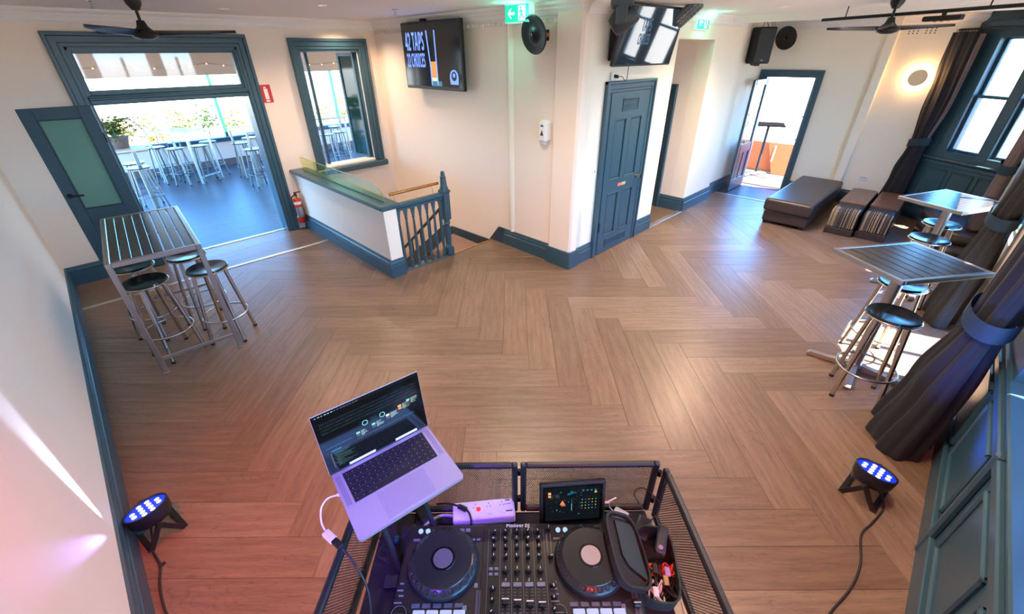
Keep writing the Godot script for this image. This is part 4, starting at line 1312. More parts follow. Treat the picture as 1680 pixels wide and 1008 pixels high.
	obj("cord", MB.new().tube([Vector3(0, -0.005, 0.05), Vector3(0.03, 0.0, 0.08), Vector3(0.09, -0.05, 0.09), Vector3(0.12, -0.03, 0.09), Vector3(0.13, 0.12, 0.09)], 0.004, 6), M.black, pl)
	obj("cord", MB.new().tube([Vector3(-0.2, 0.62, 0.05), Vector3(-0.18, 0.4, 0.04), Vector3(-0.13, 0.18, 0.03)], 0.004, 6), M.black, pl)
	# moving head lamp and lens array hung by the ceiling over the panelled door
	t = thing("moving_head_lamp", "dark grey moving head stage lamp hung beside the tilted screen", "stage lamp", Vector3(4.02, CEIL, -2.6), 35.0)
	t.scale = Vector3.ONE * 1.45
	obj("clamp", MB.new().cyl(Vector3(0, -0.06, 0), Vector3(0, 0, 0), 0.02, -1, 10), M.black_matt, t)
	obj("base", MB.new().cbox(Vector3(0, -0.04, 0), Vector3(0.2, 0.05, 0.14), 0.012), mat(c8(64, 76, 80), 0.45), t)
	for s in [-1.0, 1.0]:
		obj("yoke_arm", MB.new().cbox(Vector3(s * 0.085, -0.1, 0.0), Vector3(0.025, 0.11, 0.07), 0.008), mat(c8(58, 70, 74), 0.45), t)
	var hq := MB.new()
	hq.x = Transform3D(Basis(Vector3.RIGHT, deg_to_rad(52.0)), Vector3(0, -0.12, 0.02))
	hq.lathe([Vector2(0.0, -0.09), Vector2(0.05, -0.085), Vector2(0.068, -0.05), Vector2(0.07, 0.06), Vector2(0.062, 0.075), Vector2(0.055, 0.07), Vector2(0.0, 0.06)], 20)
	obj("head", hq, mat(c8(48, 56, 60), 0.4), t)
	t = thing("lens_array_lamp", "grey box lamp with a grid of small lenses beside the tilted screen", "stage lamp", Vector3(5.38, CEIL - 0.07, -2.62), -20.0)
	var bq := Basis(Vector3.BACK, deg_to_rad(-38.0)) * Basis(Vector3.RIGHT, deg_to_rad(30.0))
	hq = MB.new()
	hq.x = Transform3D(bq, Vector3.ZERO)
	hq.cbox(Vector3.ZERO, Vector3(0.13, 0.3, 0.1), 0.02)
	obj("housing", hq, mat(c8(110, 120, 126), 0.45), t)
	for i in 3:
		for j in 7:
			hq = MB.new()
			hq.x = Transform3D(bq, Vector3.ZERO)
			hq.cbox(Vector3(-0.038 + 0.038 * i, -0.12 + 0.04 * j, 0.051), Vector3(0.03, 0.032, 0.008), 0.004)
			obj("lens", hq, M.black_gloss, t)
	obj("clamp", MB.new().cyl(Vector3(0, 0, 0), Vector3(0, 0.07, 0), 0.015, -1, 8), M.black_matt, t)
	# exit signs
	exit_sign(Vector3(3.8, 2.755, -3.72), -90.0, "lit green running-man sign hung before the stair wall", true)
	exit_sign(Vector3(6.57, 2.73, -2.96), 0.0, "lit green running-man sign over the corridor opening", false)
	# round wall speakers
	round_speaker(Vector3(4.0, 2.56, -3.5), -92.0, "round black dish speaker on a swivel arm near the hung sign")
	round_speaker(Vector3(9.63, 2.58, -2.72), -100.0, "round black dish speaker on a swivel arm over the far door")
	# box speaker
	t = thing("wall_speaker", "tall black box speaker strapped near the ceiling by the far door", "speaker", Vector3(8.78, 2.21, -2.9), -42.0)
	obj("cabinet", MB.new().cbox(Vector3(0, 0.26, 0), Vector3(0.3, 0.52, 0.24), 0.02), M.black_matt, t)
	obj("grille", MB.new().cbox(Vector3(0, 0.26, 0.122), Vector3(0.27, 0.48, 0.012), 0.006), mat(c8(34, 42, 46), 0.6), t)
	obj("badge", MB.new().cbox(Vector3(0, 0.05, 0.13), Vector3(0.04, 0.012, 0.004), 0.001), M.alu, t)
	obj("bracket", MB.new().cbox(Vector3(0.0, -0.015, 0.0), Vector3(0.08, 0.04, 0.08), 0.006), M.black, t)
	obj("mount_foot", MB.new().cbox(Vector3(-0.1, -0.01, 0.05), Vector3(0.05, 0.03, 0.05), 0.005), M.black, t)
	obj("strap", MB.new().tube([Vector3(-0.05, 0.52, 0), Vector3(0.0, 0.63, -0.02), Vector3(0.05, 0.52, 0)], 0.006, 6), M.black, t)
	# soap dispenser
	t = thing("soap_dispenser", "white hand sanitiser dispenser with a dark triangle window on the stair wall", "dispenser", Vector3(4.02, 1.5, -3.43), -90.0)
	obj("body", MB.new().cbox(Vector3(0, 0.12, 0.055), Vector3(0.13, 0.24, 0.11), 0.03), M.white_plastic, t)
	obj("window", MB.new().prism(PackedVector2Array([Vector2(-0.025, 0.08), Vector2(0.025, 0.08), Vector2(0.0, 0.14)]), 0.109, 0.112), M.black, t)
	obj("logo", MB.new().box(Vector3(0, 0.185, 0.1105), Vector3(0.04, 0.018, 0.002)), mat(c8(50, 44, 90), 0.5), t)
	obj("nozzle", MB.new().cbox(Vector3(0.0, -0.005, 0.06), Vector3(0.05, 0.04, 0.05), 0.01), M.white_plastic, t)
	# switch, extinguisher sign, vent plates, socket
	t = thing("light_switch", "white double light switch beside the panelled door", "switch", Vector3(4.4, 1.14, -2.995))
	obj("plate", MB.new().cbox(Vector3.ZERO, Vector3(0.075, 0.12, 0.012), 0.004), M.white_plastic, t)
	obj("rocker", MB.new().cbox(Vector3(0, 0.02, 0.008), Vector3(0.02, 0.03, 0.008), 0.002), M.grey_plastic, t)
	t = thing("extinguisher_sign", "small red fire extinguisher sign beside the doorway", "sign", Vector3(2.215, 1.95, -7.045))
	obj("plate", MB.new().cbox(Vector3(0.0, 0, 0), Vector3(0.14, 0.22, 0.006), 0.001), M.red, t)
	obj("pictogram", MB.new().cbox(Vector3(0, -0.005, 0.004), Vector3(0.05, 0.13, 0.002), 0.0008).cbox(Vector3(-0.005, 0.075, 0.004), Vector3(0.03, 0.02, 0.002), 0.0008).cbox(Vector3(0, -0.09, 0.004), Vector3(0.05, 0.02, 0.002), 0.0008), M.white_plastic, t)
	for k in 2:
		t = thing("wall_vent", ["pale perforated wall vent beside the fan, the one nearer the slim pilaster", "pale perforated wall vent beside the fan, the one nearer the curtain"][k], "vent", Vector3(9.645, 2.63, -1.07 + 0.2 * k), -90.0)
		obj("plate", MB.new().cbox(Vector3.ZERO, Vector3(0.17, 0.11, 0.01), 0.003), M.wall_white, t)
		for q in 9:
			obj("hole", MB.new().disc(Vector3(-0.05 + 0.05 * (q % 3), -0.03 + 0.03 * int(q / 3.0), 0.0056), Vector3.BACK, 0.009, 8), M.black, t)
	t = thing("wall_socket", "white wall socket low behind the brown topped bench tables", "socket", Vector3(9.645, 0.46, -0.95), -90.0)
	obj("plate", MB.new().cbox(Vector3.ZERO, Vector3(0.14, 0.08, 0.012), 0.004), M.white_plastic, t)
	obj("rocker", MB.new().cbox(Vector3(0.0, 0.02, 0.008), Vector3(0.07, 0.014, 0.008), 0.002), M.grey_plastic, t)
	# sconce
	t = thing("wall_sconce", "round timber disc sconce glowing on the far wall", "sconce", Vector3(9.65, 2.02, -0.79), -90.0)
	obj("stem", MB.new().cyl(Vector3(0, 0, 0), Vector3(0, 0, 0.06), 0.04, -1, 16), M.white_plastic, t)
	obj("disc", MB.new().cyl(Vector3(0, 0, 0.06), Vector3(0, 0, 0.075), 0.115, -1, 32), mat(c8(248, 222, 184), 0.6), t)
	obj("lamp_ring", MB.new().cyl(Vector3(0, 0, 0.048), Vector3(0, 0, 0.058), 0.09, -1, 24), glow(Color(1.0, 0.78, 0.5), 4.0), t)
	for k in 6:
		var a := TAU * k / 6.0
		lamp_omni(Vector3(9.61, 2.02 + 0.1 * sin(a), -0.79 + 0.1 * cos(a)), Color(1.0, 0.76, 0.5), 0.032, 0.01)
	# fire extinguisher hung on the wall
	t = thing("fire_extinguisher", "red fire extinguisher with a silver label between the doorway and the low wall", "fire extinguisher", Vector3(2.19, 0.13, -6.93))
	obj("cylinder", MB.new().lathe([Vector2(0.0, 0.0), Vector2(0.05, 0.0), Vector2(0.06, 0.015), Vector2(0.06, 0.33), Vector2(0.045, 0.37), Vector2(0.018, 0.385), Vector2(0.018, 0.41), Vector2(0, 0.41)], 24), M.red, t)
	obj("label", MB.new().lathe([Vector2(0.061, 0.09), Vector2(0.061, 0.25)], 24), M.brushed, t)
	obj("label", MB.new().lathe([Vector2(0.0605, 0.29), Vector2(0.0605, 0.335)], 24), M.white_plastic, t)
	obj("valve", MB.new().cbox(Vector3(0, 0.43, 0), Vector3(0.035, 0.05, 0.03), 0.006).cbox(Vector3(0.03, 0.465, 0.0), Vector3(0.1, 0.014, 0.02), 0.004), M.black, t)
	obj("tag", MB.new().cbox(Vector3(-0.03, 0.4, 0.04), Vector3(0.03, 0.05, 0.004), 0.001), mat(c8(230, 150, 50), 0.5), t)
	obj("hose", MB.new().tube([Vector3(-0.02, 0.43, 0.0), Vector3(-0.07, 0.41, 0.01), Vector3(-0.078, 0.33, 0.01), Vector3(-0.074, 0.2, 0.01), Vector3(-0.072, 0.12, 0.01)], 0.01, 8), M.black, t)
	obj("bracket", MB.new().cbox(Vector3(0, 0.3, -0.08), Vector3(0.04, 0.1, 0.07), 0.004), M.black, t)


func exit_sign(at: Vector3, turn: float, label: String, hung: bool) -> void:
	var t := thing("exit_sign", label, "exit sign", at, turn)
	var gm := glow(Color(0.02, 0.72, 0.56), 1.1)
	var wm := glow(Color(0.85, 1.0, 0.95), 1.0)
	obj("housing", MB.new().cbox(Vector3(0, 0, -0.04), Vector3(0.36, 0.165, 0.08), 0.006), glow(Color(0.7, 1.0, 0.92), 0.35, Color(0.8, 0.8, 0.8)), t)
	var f := obj("sign_face", MB.new().box(Vector3(0, 0, 0.002), Vector3(0.34, 0.15, 0.004)), gm, t)
	obj("arrow", MB.new().prism(PackedVector2Array([Vector2(-0.13, 0.0), Vector2(-0.085, 0.045), Vector2(-0.07, 0.045), Vector2(-0.1, 0.012), Vector2(-0.03, 0.012), Vector2(-0.03, -0.012), Vector2(-0.1, -0.012), Vector2(-0.07, -0.045), Vector2(-0.085, -0.045)]), 0.004, 0.005), wm, f)
	obj("doorway", MB.new().box(Vector3(0.075, 0.0, 0.0045), Vector3(0.1, 0.13, 0.001)), wm, f)
	var r := MB.new()
	r.disc(Vector3(0.06, 0.045, 0.0056), Vector3.BACK, 0.011, 12)
	for q in [[0.06, 0.03, 0.075, -0.01, 0.011], [0.075, -0.01, 0.05, -0.03, 0.008], [0.05, -0.03, 0.045, -0.06, 0.007], [0.075, -0.01, 0.095, -0.035, 0.008], [0.095, -0.035, 0.115, -0.045, 0.007], [0.062, 0.026, 0.09, 0.01, 0.006], [0.058, 0.026, 0.035, 0.005, 0.006]]:
		var a := Vector2(q[0], q[1])
		var b := Vector2(q[2], q[3])
		var d: Vector2 = (b - a).normalized().orthogonal() * q[4]
		r.quad(Vector3(a.x + d.x, a.y + d.y, 0.0056), Vector3(b.x + d.x, b.y + d.y, 0.0056), Vector3(b.x - d.x, b.y - d.y, 0.0056), Vector3(a.x - d.x, a.y - d.y, 0.0056), Vector3.BACK)
	obj("running_figure", r, gm, f)
	var l := lamp_omni(t.transform * Vector3(0.05, 0, 0.08), Color(0.4, 1.0, 0.85), 0.05, 0.05)
	if hung:
		obj("stem", MB.new().cyl(Vector3(0, 0.08, -0.04), Vector3(0, CEIL - at.y, -0.04), 0.008, -1, 8), M.white_plastic, t)
		l.light_energy = 0.08


func round_speaker(at: Vector3, turn: float, label: String) -> void:
	var t := thing("dish_speaker", label, "speaker", at, turn)
	var q := MB.new()
	q.x = Transform3D(Basis(Vector3.RIGHT, deg_to_rad(90.0 + 12.0)), Vector3(0, 0, 0.17))
	q.lathe([Vector2(0.0, -0.09), Vector2(0.06, -0.085), Vector2(0.13, -0.05), Vector2(0.175, -0.01), Vector2(0.18, 0.0), Vector2(0.17, 0.01), Vector2(0.12, 0.002), Vector2(0.09, -0.012), Vector2(0.06, -0.005), Vector2(0.04, 0.012), Vector2(0.0, 0.018)], 32)
	obj("dish", q, M.black, t)
	q = MB.new()
	q.x = Transform3D(Basis(Vector3.RIGHT, deg_to_rad(90.0 + 12.0)), Vector3(0, 0, 0.17))
	q.lathe([Vector2(0.03, 0.014), Vector2(0.034, 0.02), Vector2(0.02, 0.024), Vector2(0.0, 0.024)], 16)
	obj("hub", q, M.black_gloss, t)
	obj("arm", MB.new().tube([Vector3(0.02, 0, 0), Vector3(0.05, 0, 0.05), Vector3(0.03, 0.0, 0.12)], 0.014, 8), M.black_matt, t)
	obj("knob", MB.new().cyl(Vector3(0.06, 0.0, 0.05), Vector3(0.1, 0, 0.06), 0.02, -1, 6), M.copper, t)
	obj("wall_plate", MB.new().cbox(Vector3(0.02, 0, 0.0), Vector3(0.08, 0.1, 0.012), 0.004), M.black_matt, t)


# box with round edges and corners
func rbox(b: MB, c: Vector3, s: Vector3, r: float, steps := 3) -> MB:
	var h := s / 2.0
	r = minf(r, minf(h.x, minf(h.y, h.z)) * 0.98)
	for ax in 3:
		var a1 := (ax + 1) % 3
		var a2 := (ax + 2) % 3
		var c1 := []
		var c2 := []
		for k in steps + 1:
			var q := tan(PI / 4.0 * (steps - k) / steps) * r
			c1.append(-(h[a1] - r) - q)
			c2.append(-(h[a2] - r) - q)
		for k in steps + 1:
			c1.append(-c1[steps - k])
			c2.append(-c2[steps - k])
		for sg in [-1.0, 1.0]:
			var i0 := b.v.size()
			for i in c1.size():
				for j in c2.size():
					var p := Vector3.ZERO
					p[ax] = sg * h[ax]
					p[a1] = c1[i]
					p[a2] = c2[j]
					var inner := p.clamp(-(h - Vector3.ONE * r), h - Vector3.ONE * r)
					var d := (p - inner).normalized()
					b.vert(c + inner + d * r, d)
			var m := c2.size()
			for i in c1.size() - 1:
				for j in m - 1:
					var q := i0 + i * m + j
					b.tri(q, q + 1, q + m + 1)
					b.tri(q, q + m + 1, q + m)
	return b


# cushion over any outline in xz: rounded top and bottom edges
func puff(b: MB, poly: PackedVector2Array, y0: float, y1: float, r: float) -> MB:
	var ctr := Vector2.ZERO
	for p in poly:
		ctr += p / poly.size()
	var rings := []
	for k in 5:
		var a := PI / 2.0 * k / 4.0
		rings.append([y0 + r - r * cos(a), r * (1.0 - sin(a))])
	for k in 5:
		var a := PI / 2.0 * k / 4.0
		rings.append([y1 - r + r * sin(a), r * (1.0 - cos(a))])
	var n := poly.size()
	var i0 := b.v.size()
	for rg in rings:
		for k in n:
			var e0 := (poly[k] - poly[(k - 1 + n) % n]).normalized()
			var e1 := (poly[(k + 1) % n] - poly[k]).normalized()
			var out := Vector2(e0.y + e1.y, -e0.x - e1.x).normalized()
			if out.dot(poly[k] - ctr) < 0.0:
				out = -out
			var p: Vector2 = poly[k] - out * rg[1]
			var up: float = clampf((rg[0] - (y0 + y1) / 2.0) / maxf((y1 - y0) / 2.0, 1e-4), -1, 1)
			b.vert(Vector3(p.x, rg[0], p.y), Vector3(out.x, up * absf(up) * 2.0, out.y))
	for q in rings.size() - 1:
		for k in n:
			var a := i0 + q * n + k
			var c := i0 + q * n + (k + 1) % n
			b.tri(a, c, c + n)
			b.tri(a, c + n, a + n)
	var top := PackedVector2Array()
	for k in n:
		var w := b.v[i0 + (rings.size() - 1) * n + k]
		top.append(Vector2(w.x, w.z))
	var idx := Geometry2D.triangulate_polygon(top)
	var j0 := b.v.size()
	for p in top:
		b.vert(Vector3(p.x, y1, p.y), Vector3.UP)
	for k in range(0, idx.size(), 3):
		b.tri(j0 + idx[k], j0 + idx[k + 1], j0 + idx[k + 2])
	return b


# ---------------------------------------------------------------- furniture
func make_stool(called: String, label: String, at: Vector3, turn: float, group: String, metal: Material, seat: Material, slatted := false) -> Node3D:
	var t := thing(called, label, "stool", at, turn, group)
	var H := 0.755
	if slatted:
		obj("seat", MB.new().lathe([Vector2(0.0, H - 0.02), Vector2(0.165, H - 0.02), Vector2(0.17, H - 0.01), Vector2(0.165, H), Vector2(0.0, H)], 20), seat, t)
	else:
		obj("seat", MB.new().lathe([Vector2(0.0, H - 0.03), Vector2(0.155, H - 0.03), Vector2(0.166, H - 0.018), Vector2(0.158, H - 0.002), Vector2(0.13, H - 0.004), Vector2(0.07, H - 0.012), Vector2(0.0, H - 0.015)], 32), seat, t)
		var rp := []
		for k in 28:
			rp.append(Vector3(cos(TAU * k / 28.0) * 0.164, H - 0.024, sin(TAU * k / 28.0) * 0.164))
		obj("seat_ring", MB.new().tube(rp, 0.008, 6, true), metal, t)
	for k in 4:
		var a := PI / 4.0 + PI / 2.0 * k
		var d := Vector3(cos(a), 0, sin(a))
		var lg := obj("leg", MB.new().cyl(d * 0.205 + Vector3.UP * 0.012, d * 0.125 + Vector3.UP * (H - 0.025), 0.016, -1, 12), metal, t)
		obj("rubber_foot", MB.new().cyl(d * 0.206, d * 0.2045 + Vector3.UP * 0.02, 0.0175, -1, 10), M.rubber, lg)
	var fr := []
	for k in 28:
		fr.append(Vector3(cos(TAU * k / 28.0) * 0.193, 0.26, sin(TAU * k / 28.0) * 0.193))
	obj("foot_ring", MB.new().tube(fr, 0.0085, 6, true), metal, t)
	return t


func make_long_table(called: String, label: String, at: Vector3, turn: float, group: String, w: float, len: float, slats := 8) -> Node3D:
	var t := thing(called, label, "table", at, turn, group)
	var H := 1.05
	var f := 0.038
	var fr := MB.new()
	for s in [-1.0, 1.0]:
		fr.cbox(Vector3(s * (w - f) / 2.0, H - 0.02, 0), Vector3(f, 0.04, len), 0.004)
		fr.cbox(Vector3(0, H - 0.02, s * (len - f) / 2.0), Vector3(w - 2 * f, 0.04, f), 0.004)
	obj("frame", fr, M.brushed, t)
	var p := (w - 2 * f) / slats
	for k in slats:
		obj("slat", MB.new().cbox(Vector3(-(w - 2 * f) / 2.0 + p * (k + 0.5), H - 0.012, 0), Vector3(p - 0.007, 0.02, len - 2 * f), 0.004), M.slat, t)
	obj("cross_bar", MB.new().cbox(Vector3(0, H - 0.034, 0), Vector3(w - 2 * f, 0.02, 0.04), 0.003), M.brushed, t)
	for sx in [-1.0, 1.0]:
		for sz in [-1.0, 1.0]:
			var lg := obj("leg", MB.new().cbox(Vector3(sx * (w - f) / 2.0, (H - 0.04) / 2.0 + 0.005, sz * (len - f) / 2.0), Vector3(f, H - 0.05, f), 0.004), M.brushed, t)
			obj("foot_plate", MB.new().cbox(Vector3(sx * (w - f) / 2.0, 0.004, sz * (len - f) / 2.0 + sz * 0.015), Vector3(f + 0.004, 0.008, f + 0.035), 0.002).cyl(Vector3(sx * (w - f) / 2.0, 0.006, sz * (len - f) / 2.0 + sz * 0.035), Vector3(sx * (w - f) / 2.0, 0.012, sz * (len - f) / 2.0 + sz * 0.035), 0.008, -1, 8), M.brushed, lg)
	for sz in [-1.0, 1.0]:
		obj("stretcher", MB.new().cbox(Vector3(0, 0.13, sz * (len - f) / 2.0), Vector3(w - 2 * f, 0.03, 0.02), 0.003), M.brushed, t)
	return t


func pedestal_table(at: Vector3, turn: float, label: String) -> Node3D:
	# long axis of the top is local x, slats run along local z
	var t := thing("bar_table", label, "table", at, turn, "pedestal bar tables")
	var H := 1.05
	var L := 0.75
	var W := 0.59
	var f := 0.03
	var fr := MB.new()
	for s in [-1.0, 1.0]:
		fr.cbox(Vector3(s * (L - f) / 2.0, H - 0.0175, 0), Vector3(f, 0.035, W), 0.003)
		fr.cbox(Vector3(0, H - 0.0175, s * (W - f) / 2.0), Vector3(L - 2 * f, 0.035, f), 0.003)
	obj("frame", fr, M.brushed, t)
	for k in 8:
		var p := (L - 2 * f) / 8.0
		obj("slat", MB.new().cbox(Vector3(-(L - 2 * f) / 2.0 + p * (k + 0.5), H - 0.011, 0), Vector3(p - 0.006, 0.02, W - 2 * f), 0.003), M.slat, t)
	obj("bracket", MB.new().cbox(Vector3(0, H - 0.04, 0), Vector3(0.4, 0.02, 0.05), 0.004).cbox(Vector3(0, H - 0.04, 0), Vector3(0.05, 0.02, 0.4), 0.004), M.brushed, t)
	obj("column", MB.new().cyl(Vector3(0, 0.05, 0), Vector3(0, H - 0.05, 0), 0.041, -1, 20), M.brushed, t)
	obj("hub", MB.new().lathe([Vector2(0.06, 0.02), Vector2(0.065, 0.05), Vector2(0.042, 0.08), Vector2(0.036, 0.1)], 20), M.brushed, t)
	for k in 4:
		var a := PI / 4.0 + PI / 2.0 * k + 0.1
		var d := Vector3(cos(a), 0, sin(a))
		var q := MB.new()
		q.x = Transform3D(Basis(d, Vector3.UP, d.cross(Vector3.UP)), Vector3.ZERO)
		q.prism(PackedVector2Array([Vector2(0.03, 0.02), Vector2(0.3, 0.006), Vector2(0.345, 0.006), Vector2(0.35, 0.025), Vector2(0.33, 0.042), Vector2(0.2, 0.048), Vector2(0.03, 0.075)]), -0.024, 0.024)
		obj("foot", q, M.brushed, t)
	return t


func bench_table(at: Vector3, label: String, tray: Material) -> void:
	# upholstered bench with striped ends hanging over its front and a brown tray top; long axis is local x
	var t := thing("bench_table", label, "bench table", at, 0.0, "striped bench tables with brown tops")
	var L := 1.6
	var W := 0.35
	var H := 0.37
	obj("body", rbox(MB.new(), Vector3(L / 2.0, H / 2.0, 0), Vector3(L, H, W), 0.06), mat(c8(34, 37, 42), 0.42), t)
	obj("plinth", MB.new().cbox(Vector3(L / 2.0, 0.05, 0), Vector3(L + 0.01, 0.1, W + 0.004), 0.006), mat(c8(50, 40, 40), 0.5), t)
	var b := MB.new()
	var q0 := Vector3(0.42, H + 0.004, -W / 2.0 + 0.008)
	b.quad(q0 + Vector3.UP * 0.018, q0 + Vector3(1.0, 0.018, 0), q0 + Vector3(1.0, 0.018, W - 0.016), q0 + Vector3(0, 0.018, W - 0.016), Vector3.UP, [Vector2(0, 0), Vector2(1, 0), Vector2(1, 1), Vector2(0, 1)])
	for e in [[q0, q0 + Vector3(1.0, 0, 0), Vector3.FORWARD], [q0 + Vector3(0, 0, W - 0.016), q0 + Vector3(1.0, 0, W - 0.016), Vector3.BACK], [q0, q0 + Vector3(0, 0, W - 0.016), Vector3.LEFT], [q0 + Vector3(1.0, 0, 0), q0 + Vector3(1.0, 0, W - 0.016), Vector3.RIGHT]]:
		b.quad(e[0] + Vector3.DOWN * 0.006, e[1] + Vector3.DOWN * 0.006, e[1] + Vector3.UP * 0.018, e[0] + Vector3.UP * 0.018, e[2], [Vector2.ZERO, Vector2.ZERO, Vector2.ZERO, Vector2.ZERO])
	obj("tray_top", b, tray, t)
	# threads of the fringe-like stripes over the front end
	var cols := [mat(c8(186, 160, 118), 0.7), mat(c8(26, 27, 30), 0.7), mat(c8(96, 88, 78), 0.7)]
	var r := RandomNumberGenerator.new()
	r.seed = int(at.z * 1000.0) + 4000
	for k in 26:
		var z := -W / 2.0 + 0.02 + (W - 0.04) * k / 25.0
		var pts := [Vector3(-0.004, 0.115 + 0.01 * r.randf(), z), Vector3(-0.004, H - 0.1, z), Vector3(-0.003, H - 0.06, z), Vector3(0.012, H - 0.022, z), Vector3(0.05, H + 0.001, z), Vector3(0.11 + 0.08 * r.randf(), H + 0.003, z)]
		obj("stripe", MB.new().tube(pts, 0.0048, 5), cols[0] if r.randf() < 0.42 else cols[1 + r.randi() % 2], t)


func furniture() -> void:
	make_long_table("slatted_table", "long steel framed slatted bar table beside the folded door leaf", Vector3(0.215, 0, -4.93), -4.0, "", 0.63, 1.42)
	var g := "stools under the long slatted table"
	var st := make_stool("bar_stool", "chrome bar stool at the long slatted table's free end, nearer the side wall", Vector3(0.03, 0, -4.53), 20.0, g, M.steel, M.seat_black)
	dup(st, Vector3(0.0, 0, -5.01), 40.0, "chrome bar stool tucked deep under the long slatted table, nearer the side wall", g)
	dup(st, Vector3(0.41, 0, -4.93), 10.0, "chrome bar stool tucked deep under the long slatted table, nearer the stairs", g)
	dup(st, Vector3(0.48, 0, -4.45), 55.0, "chrome bar stool jutting from the long slatted table's free corner, nearer the stairs", g)
	pedestal_table(Vector3(4.13, 0, 0.06), -36.0, "slatted pedestal bar table beside the sunlit floor patch")
	pedestal_table(Vector3(6.31, 0, 0.19), -27.0, "slatted pedestal bar table beside the dark corner banquette")
	g = "stools at the pedestal tables"
	dup(st, Vector3(3.79, 0, 0.125), 12.0, "chrome bar stool with a glossy black seat before the slatted table by the sun patch", g)
	dup(st, Vector3(4.45, 0, 0.1), 28.0, "chrome bar stool behind the column of the slatted table by the sun patch", g)
	dup(st, Vector3(5.85, 0, 0.15), 30.0, "sunlit chrome bar stool in front of the farther slatted table", g)
	dup(st, Vector3(6.5, 0, 0.2), 5.0, "chrome bar stool under the farther slatted table", g)
	# leather ottoman
	var t := thing("leather_ottoman", "long dark brown leather ottoman with a thick pad by the far door", "ottoman", Vector3(7.5, 0, -1.5))
	obj("base", rbox(MB.new(), Vector3(0.98, 0.125, 0.0), Vector3(1.92, 0.17, 0.63), 0.03), M.leather, t)
	obj("pad", rbox(MB.new(), Vector3(0.97, 0.31, 0.0), Vector3(1.98, 0.2, 0.67), 0.05), M.leather, t)
	obj("seam", MB.new().tube([Vector3(-0.005, 0.21, -0.32), Vector3(-0.005, 0.21, 0.32), Vector3(1.94, 0.21, 0.32)], 0.006, 6), M.leather_black, t)
	for xx in [0.08, 1.85]:
		for zz in [-0.26, 0.26]:
			obj("leg", MB.new().cbox(Vector3(xx, 0.022, zz), Vector3(0.07, 0.044, 0.07), 0.006), M.black, t)
	bench_table(Vector3(7.72, 0, -0.8), "striped bench table with a brown top next to the leather ottoman", M.tray[0])
	bench_table(Vector3(7.78, 0, -0.42), "striped bench table with a brown top next to the corner curtain", M.tray[1])
	# corner banquette
	t = thing("corner_banquette", "dark leather banquette below the canted corner window", "sofa", Vector3(0, 0, 0))
	var poly := PackedVector2Array([Vector2(7.52, 0.36), Vector2(7.55, 0.62), Vector2(8.66, 0.62), Vector2(9.05, 0.16), Vector2(8.45, 0.0)])
	obj("base", puff(MB.new(), poly, 0.04, 0.24, 0.02), M.leather_black, t)
	obj("seat_cushion", puff(MB.new(), poly, 0.24, 0.43, 0.05), M.leather_black, t)
	for p in [Vector2(7.6, 0.42), Vector2(8.4, 0.1), Vector2(8.6, 0.55)]:
		obj("leg", MB.new().cbox(Vector3(p.x, 0.021, p.y), Vector3(0.06, 0.042, 0.06), 0.006), M.black, t)
	t = thing("back_cushion", "dark brown bolster cushion standing on the corner banquette", "cushion", Vector3(7.86, 0.43, 0.53), 0.0)
	obj("pad", rbox(MB.new(), Vector3(0, 0.17, 0), Vector3(0.6, 0.34, 0.14), 0.06), M.leather, t)


# ---------------------------------------------------------------- curtains
# a gathered curtain: stations of [height, x, z, half width, half depth] from floor to rod, in the node's axes
func curtain(label: String, at: Vector3, turn: float, sts: Array, m: Material, folds: int, tie_h: float, lining: bool) -> void:
	var t := thing("curtain", label, "curtain", at, turn, "dark tied curtains")
	var fn := func(u: float, w: float) -> Vector3:
		var h: float = lerpf(sts[0][0], sts[-1][0], w)
		var k := 0
		while k < sts.size() - 2 and h > sts[k + 1][0]:
			k += 1
		var q: float = clampf((h - sts[k][0]) / (sts[k + 1][0] - sts[k][0]), 0.0, 1.0)
		q = q * q * (3.0 - 2.0 * q)
		var s := []
		for i in range(1, 5):
			s.append(lerpf(sts[k][i], sts[k + 1][i], q))
		var a := TAU * u
		var rp := 1.0 + (0.17 + 0.05 * sin(w * 5.0)) * sin(folds * a + 1.4 * sin(w * 3.0) + 0.6 * sin(2.0 * a)) + 0.06 * sin((folds * 2 + 1) * a)
		return Vector3(s[0] + s[2] * cos(a) * (0.9 + 0.1 * rp), h, s[1] + s[3] * sin(a) * rp)
	obj("cloth", MB.new().sheet(160, 40, fn), m, t)
	if lining:
		var ln := func(u: float, w: float) -> Vector3:
			var base: Vector3 = fn.call(0.0, 0.42 + 0.57 * w)
			return base + Vector3(-0.02 + 0.05 * u * (0.5 + w), 0, 0.015 + 0.02 * sin(u * 6.0))
		obj("lining", MB.new().sheet(8, 30, ln), M.curtain_lining, t)
	# tie band
	var kk := tie_h
	var b := MB.new()
	b.sheet(64, 4, func(u: float, w: float) -> Vector3:
		var p: Vector3 = fn.call(u, (kk - sts[0][0]) / (sts[-1][0] - sts[0][0]))
		var c := Vector3(0, 0, 0)
		for s in sts:
			if absf(s[0] - kk) < 0.06:
				c = Vector3(s[1], 0, s[2])
				var a := TAU * u
				p = Vector3(s[1] + (s[3] + 0.02) * cos(a) * 1.05, 0, s[2] + (s[4] + 0.02) * sin(a) * 1.2)
		return Vector3(p.x, kk + 0.11 * (w - 0.5) + 0.03 * cos(TAU * u), p.z))
	obj("tie_band", b, M.tie, t)


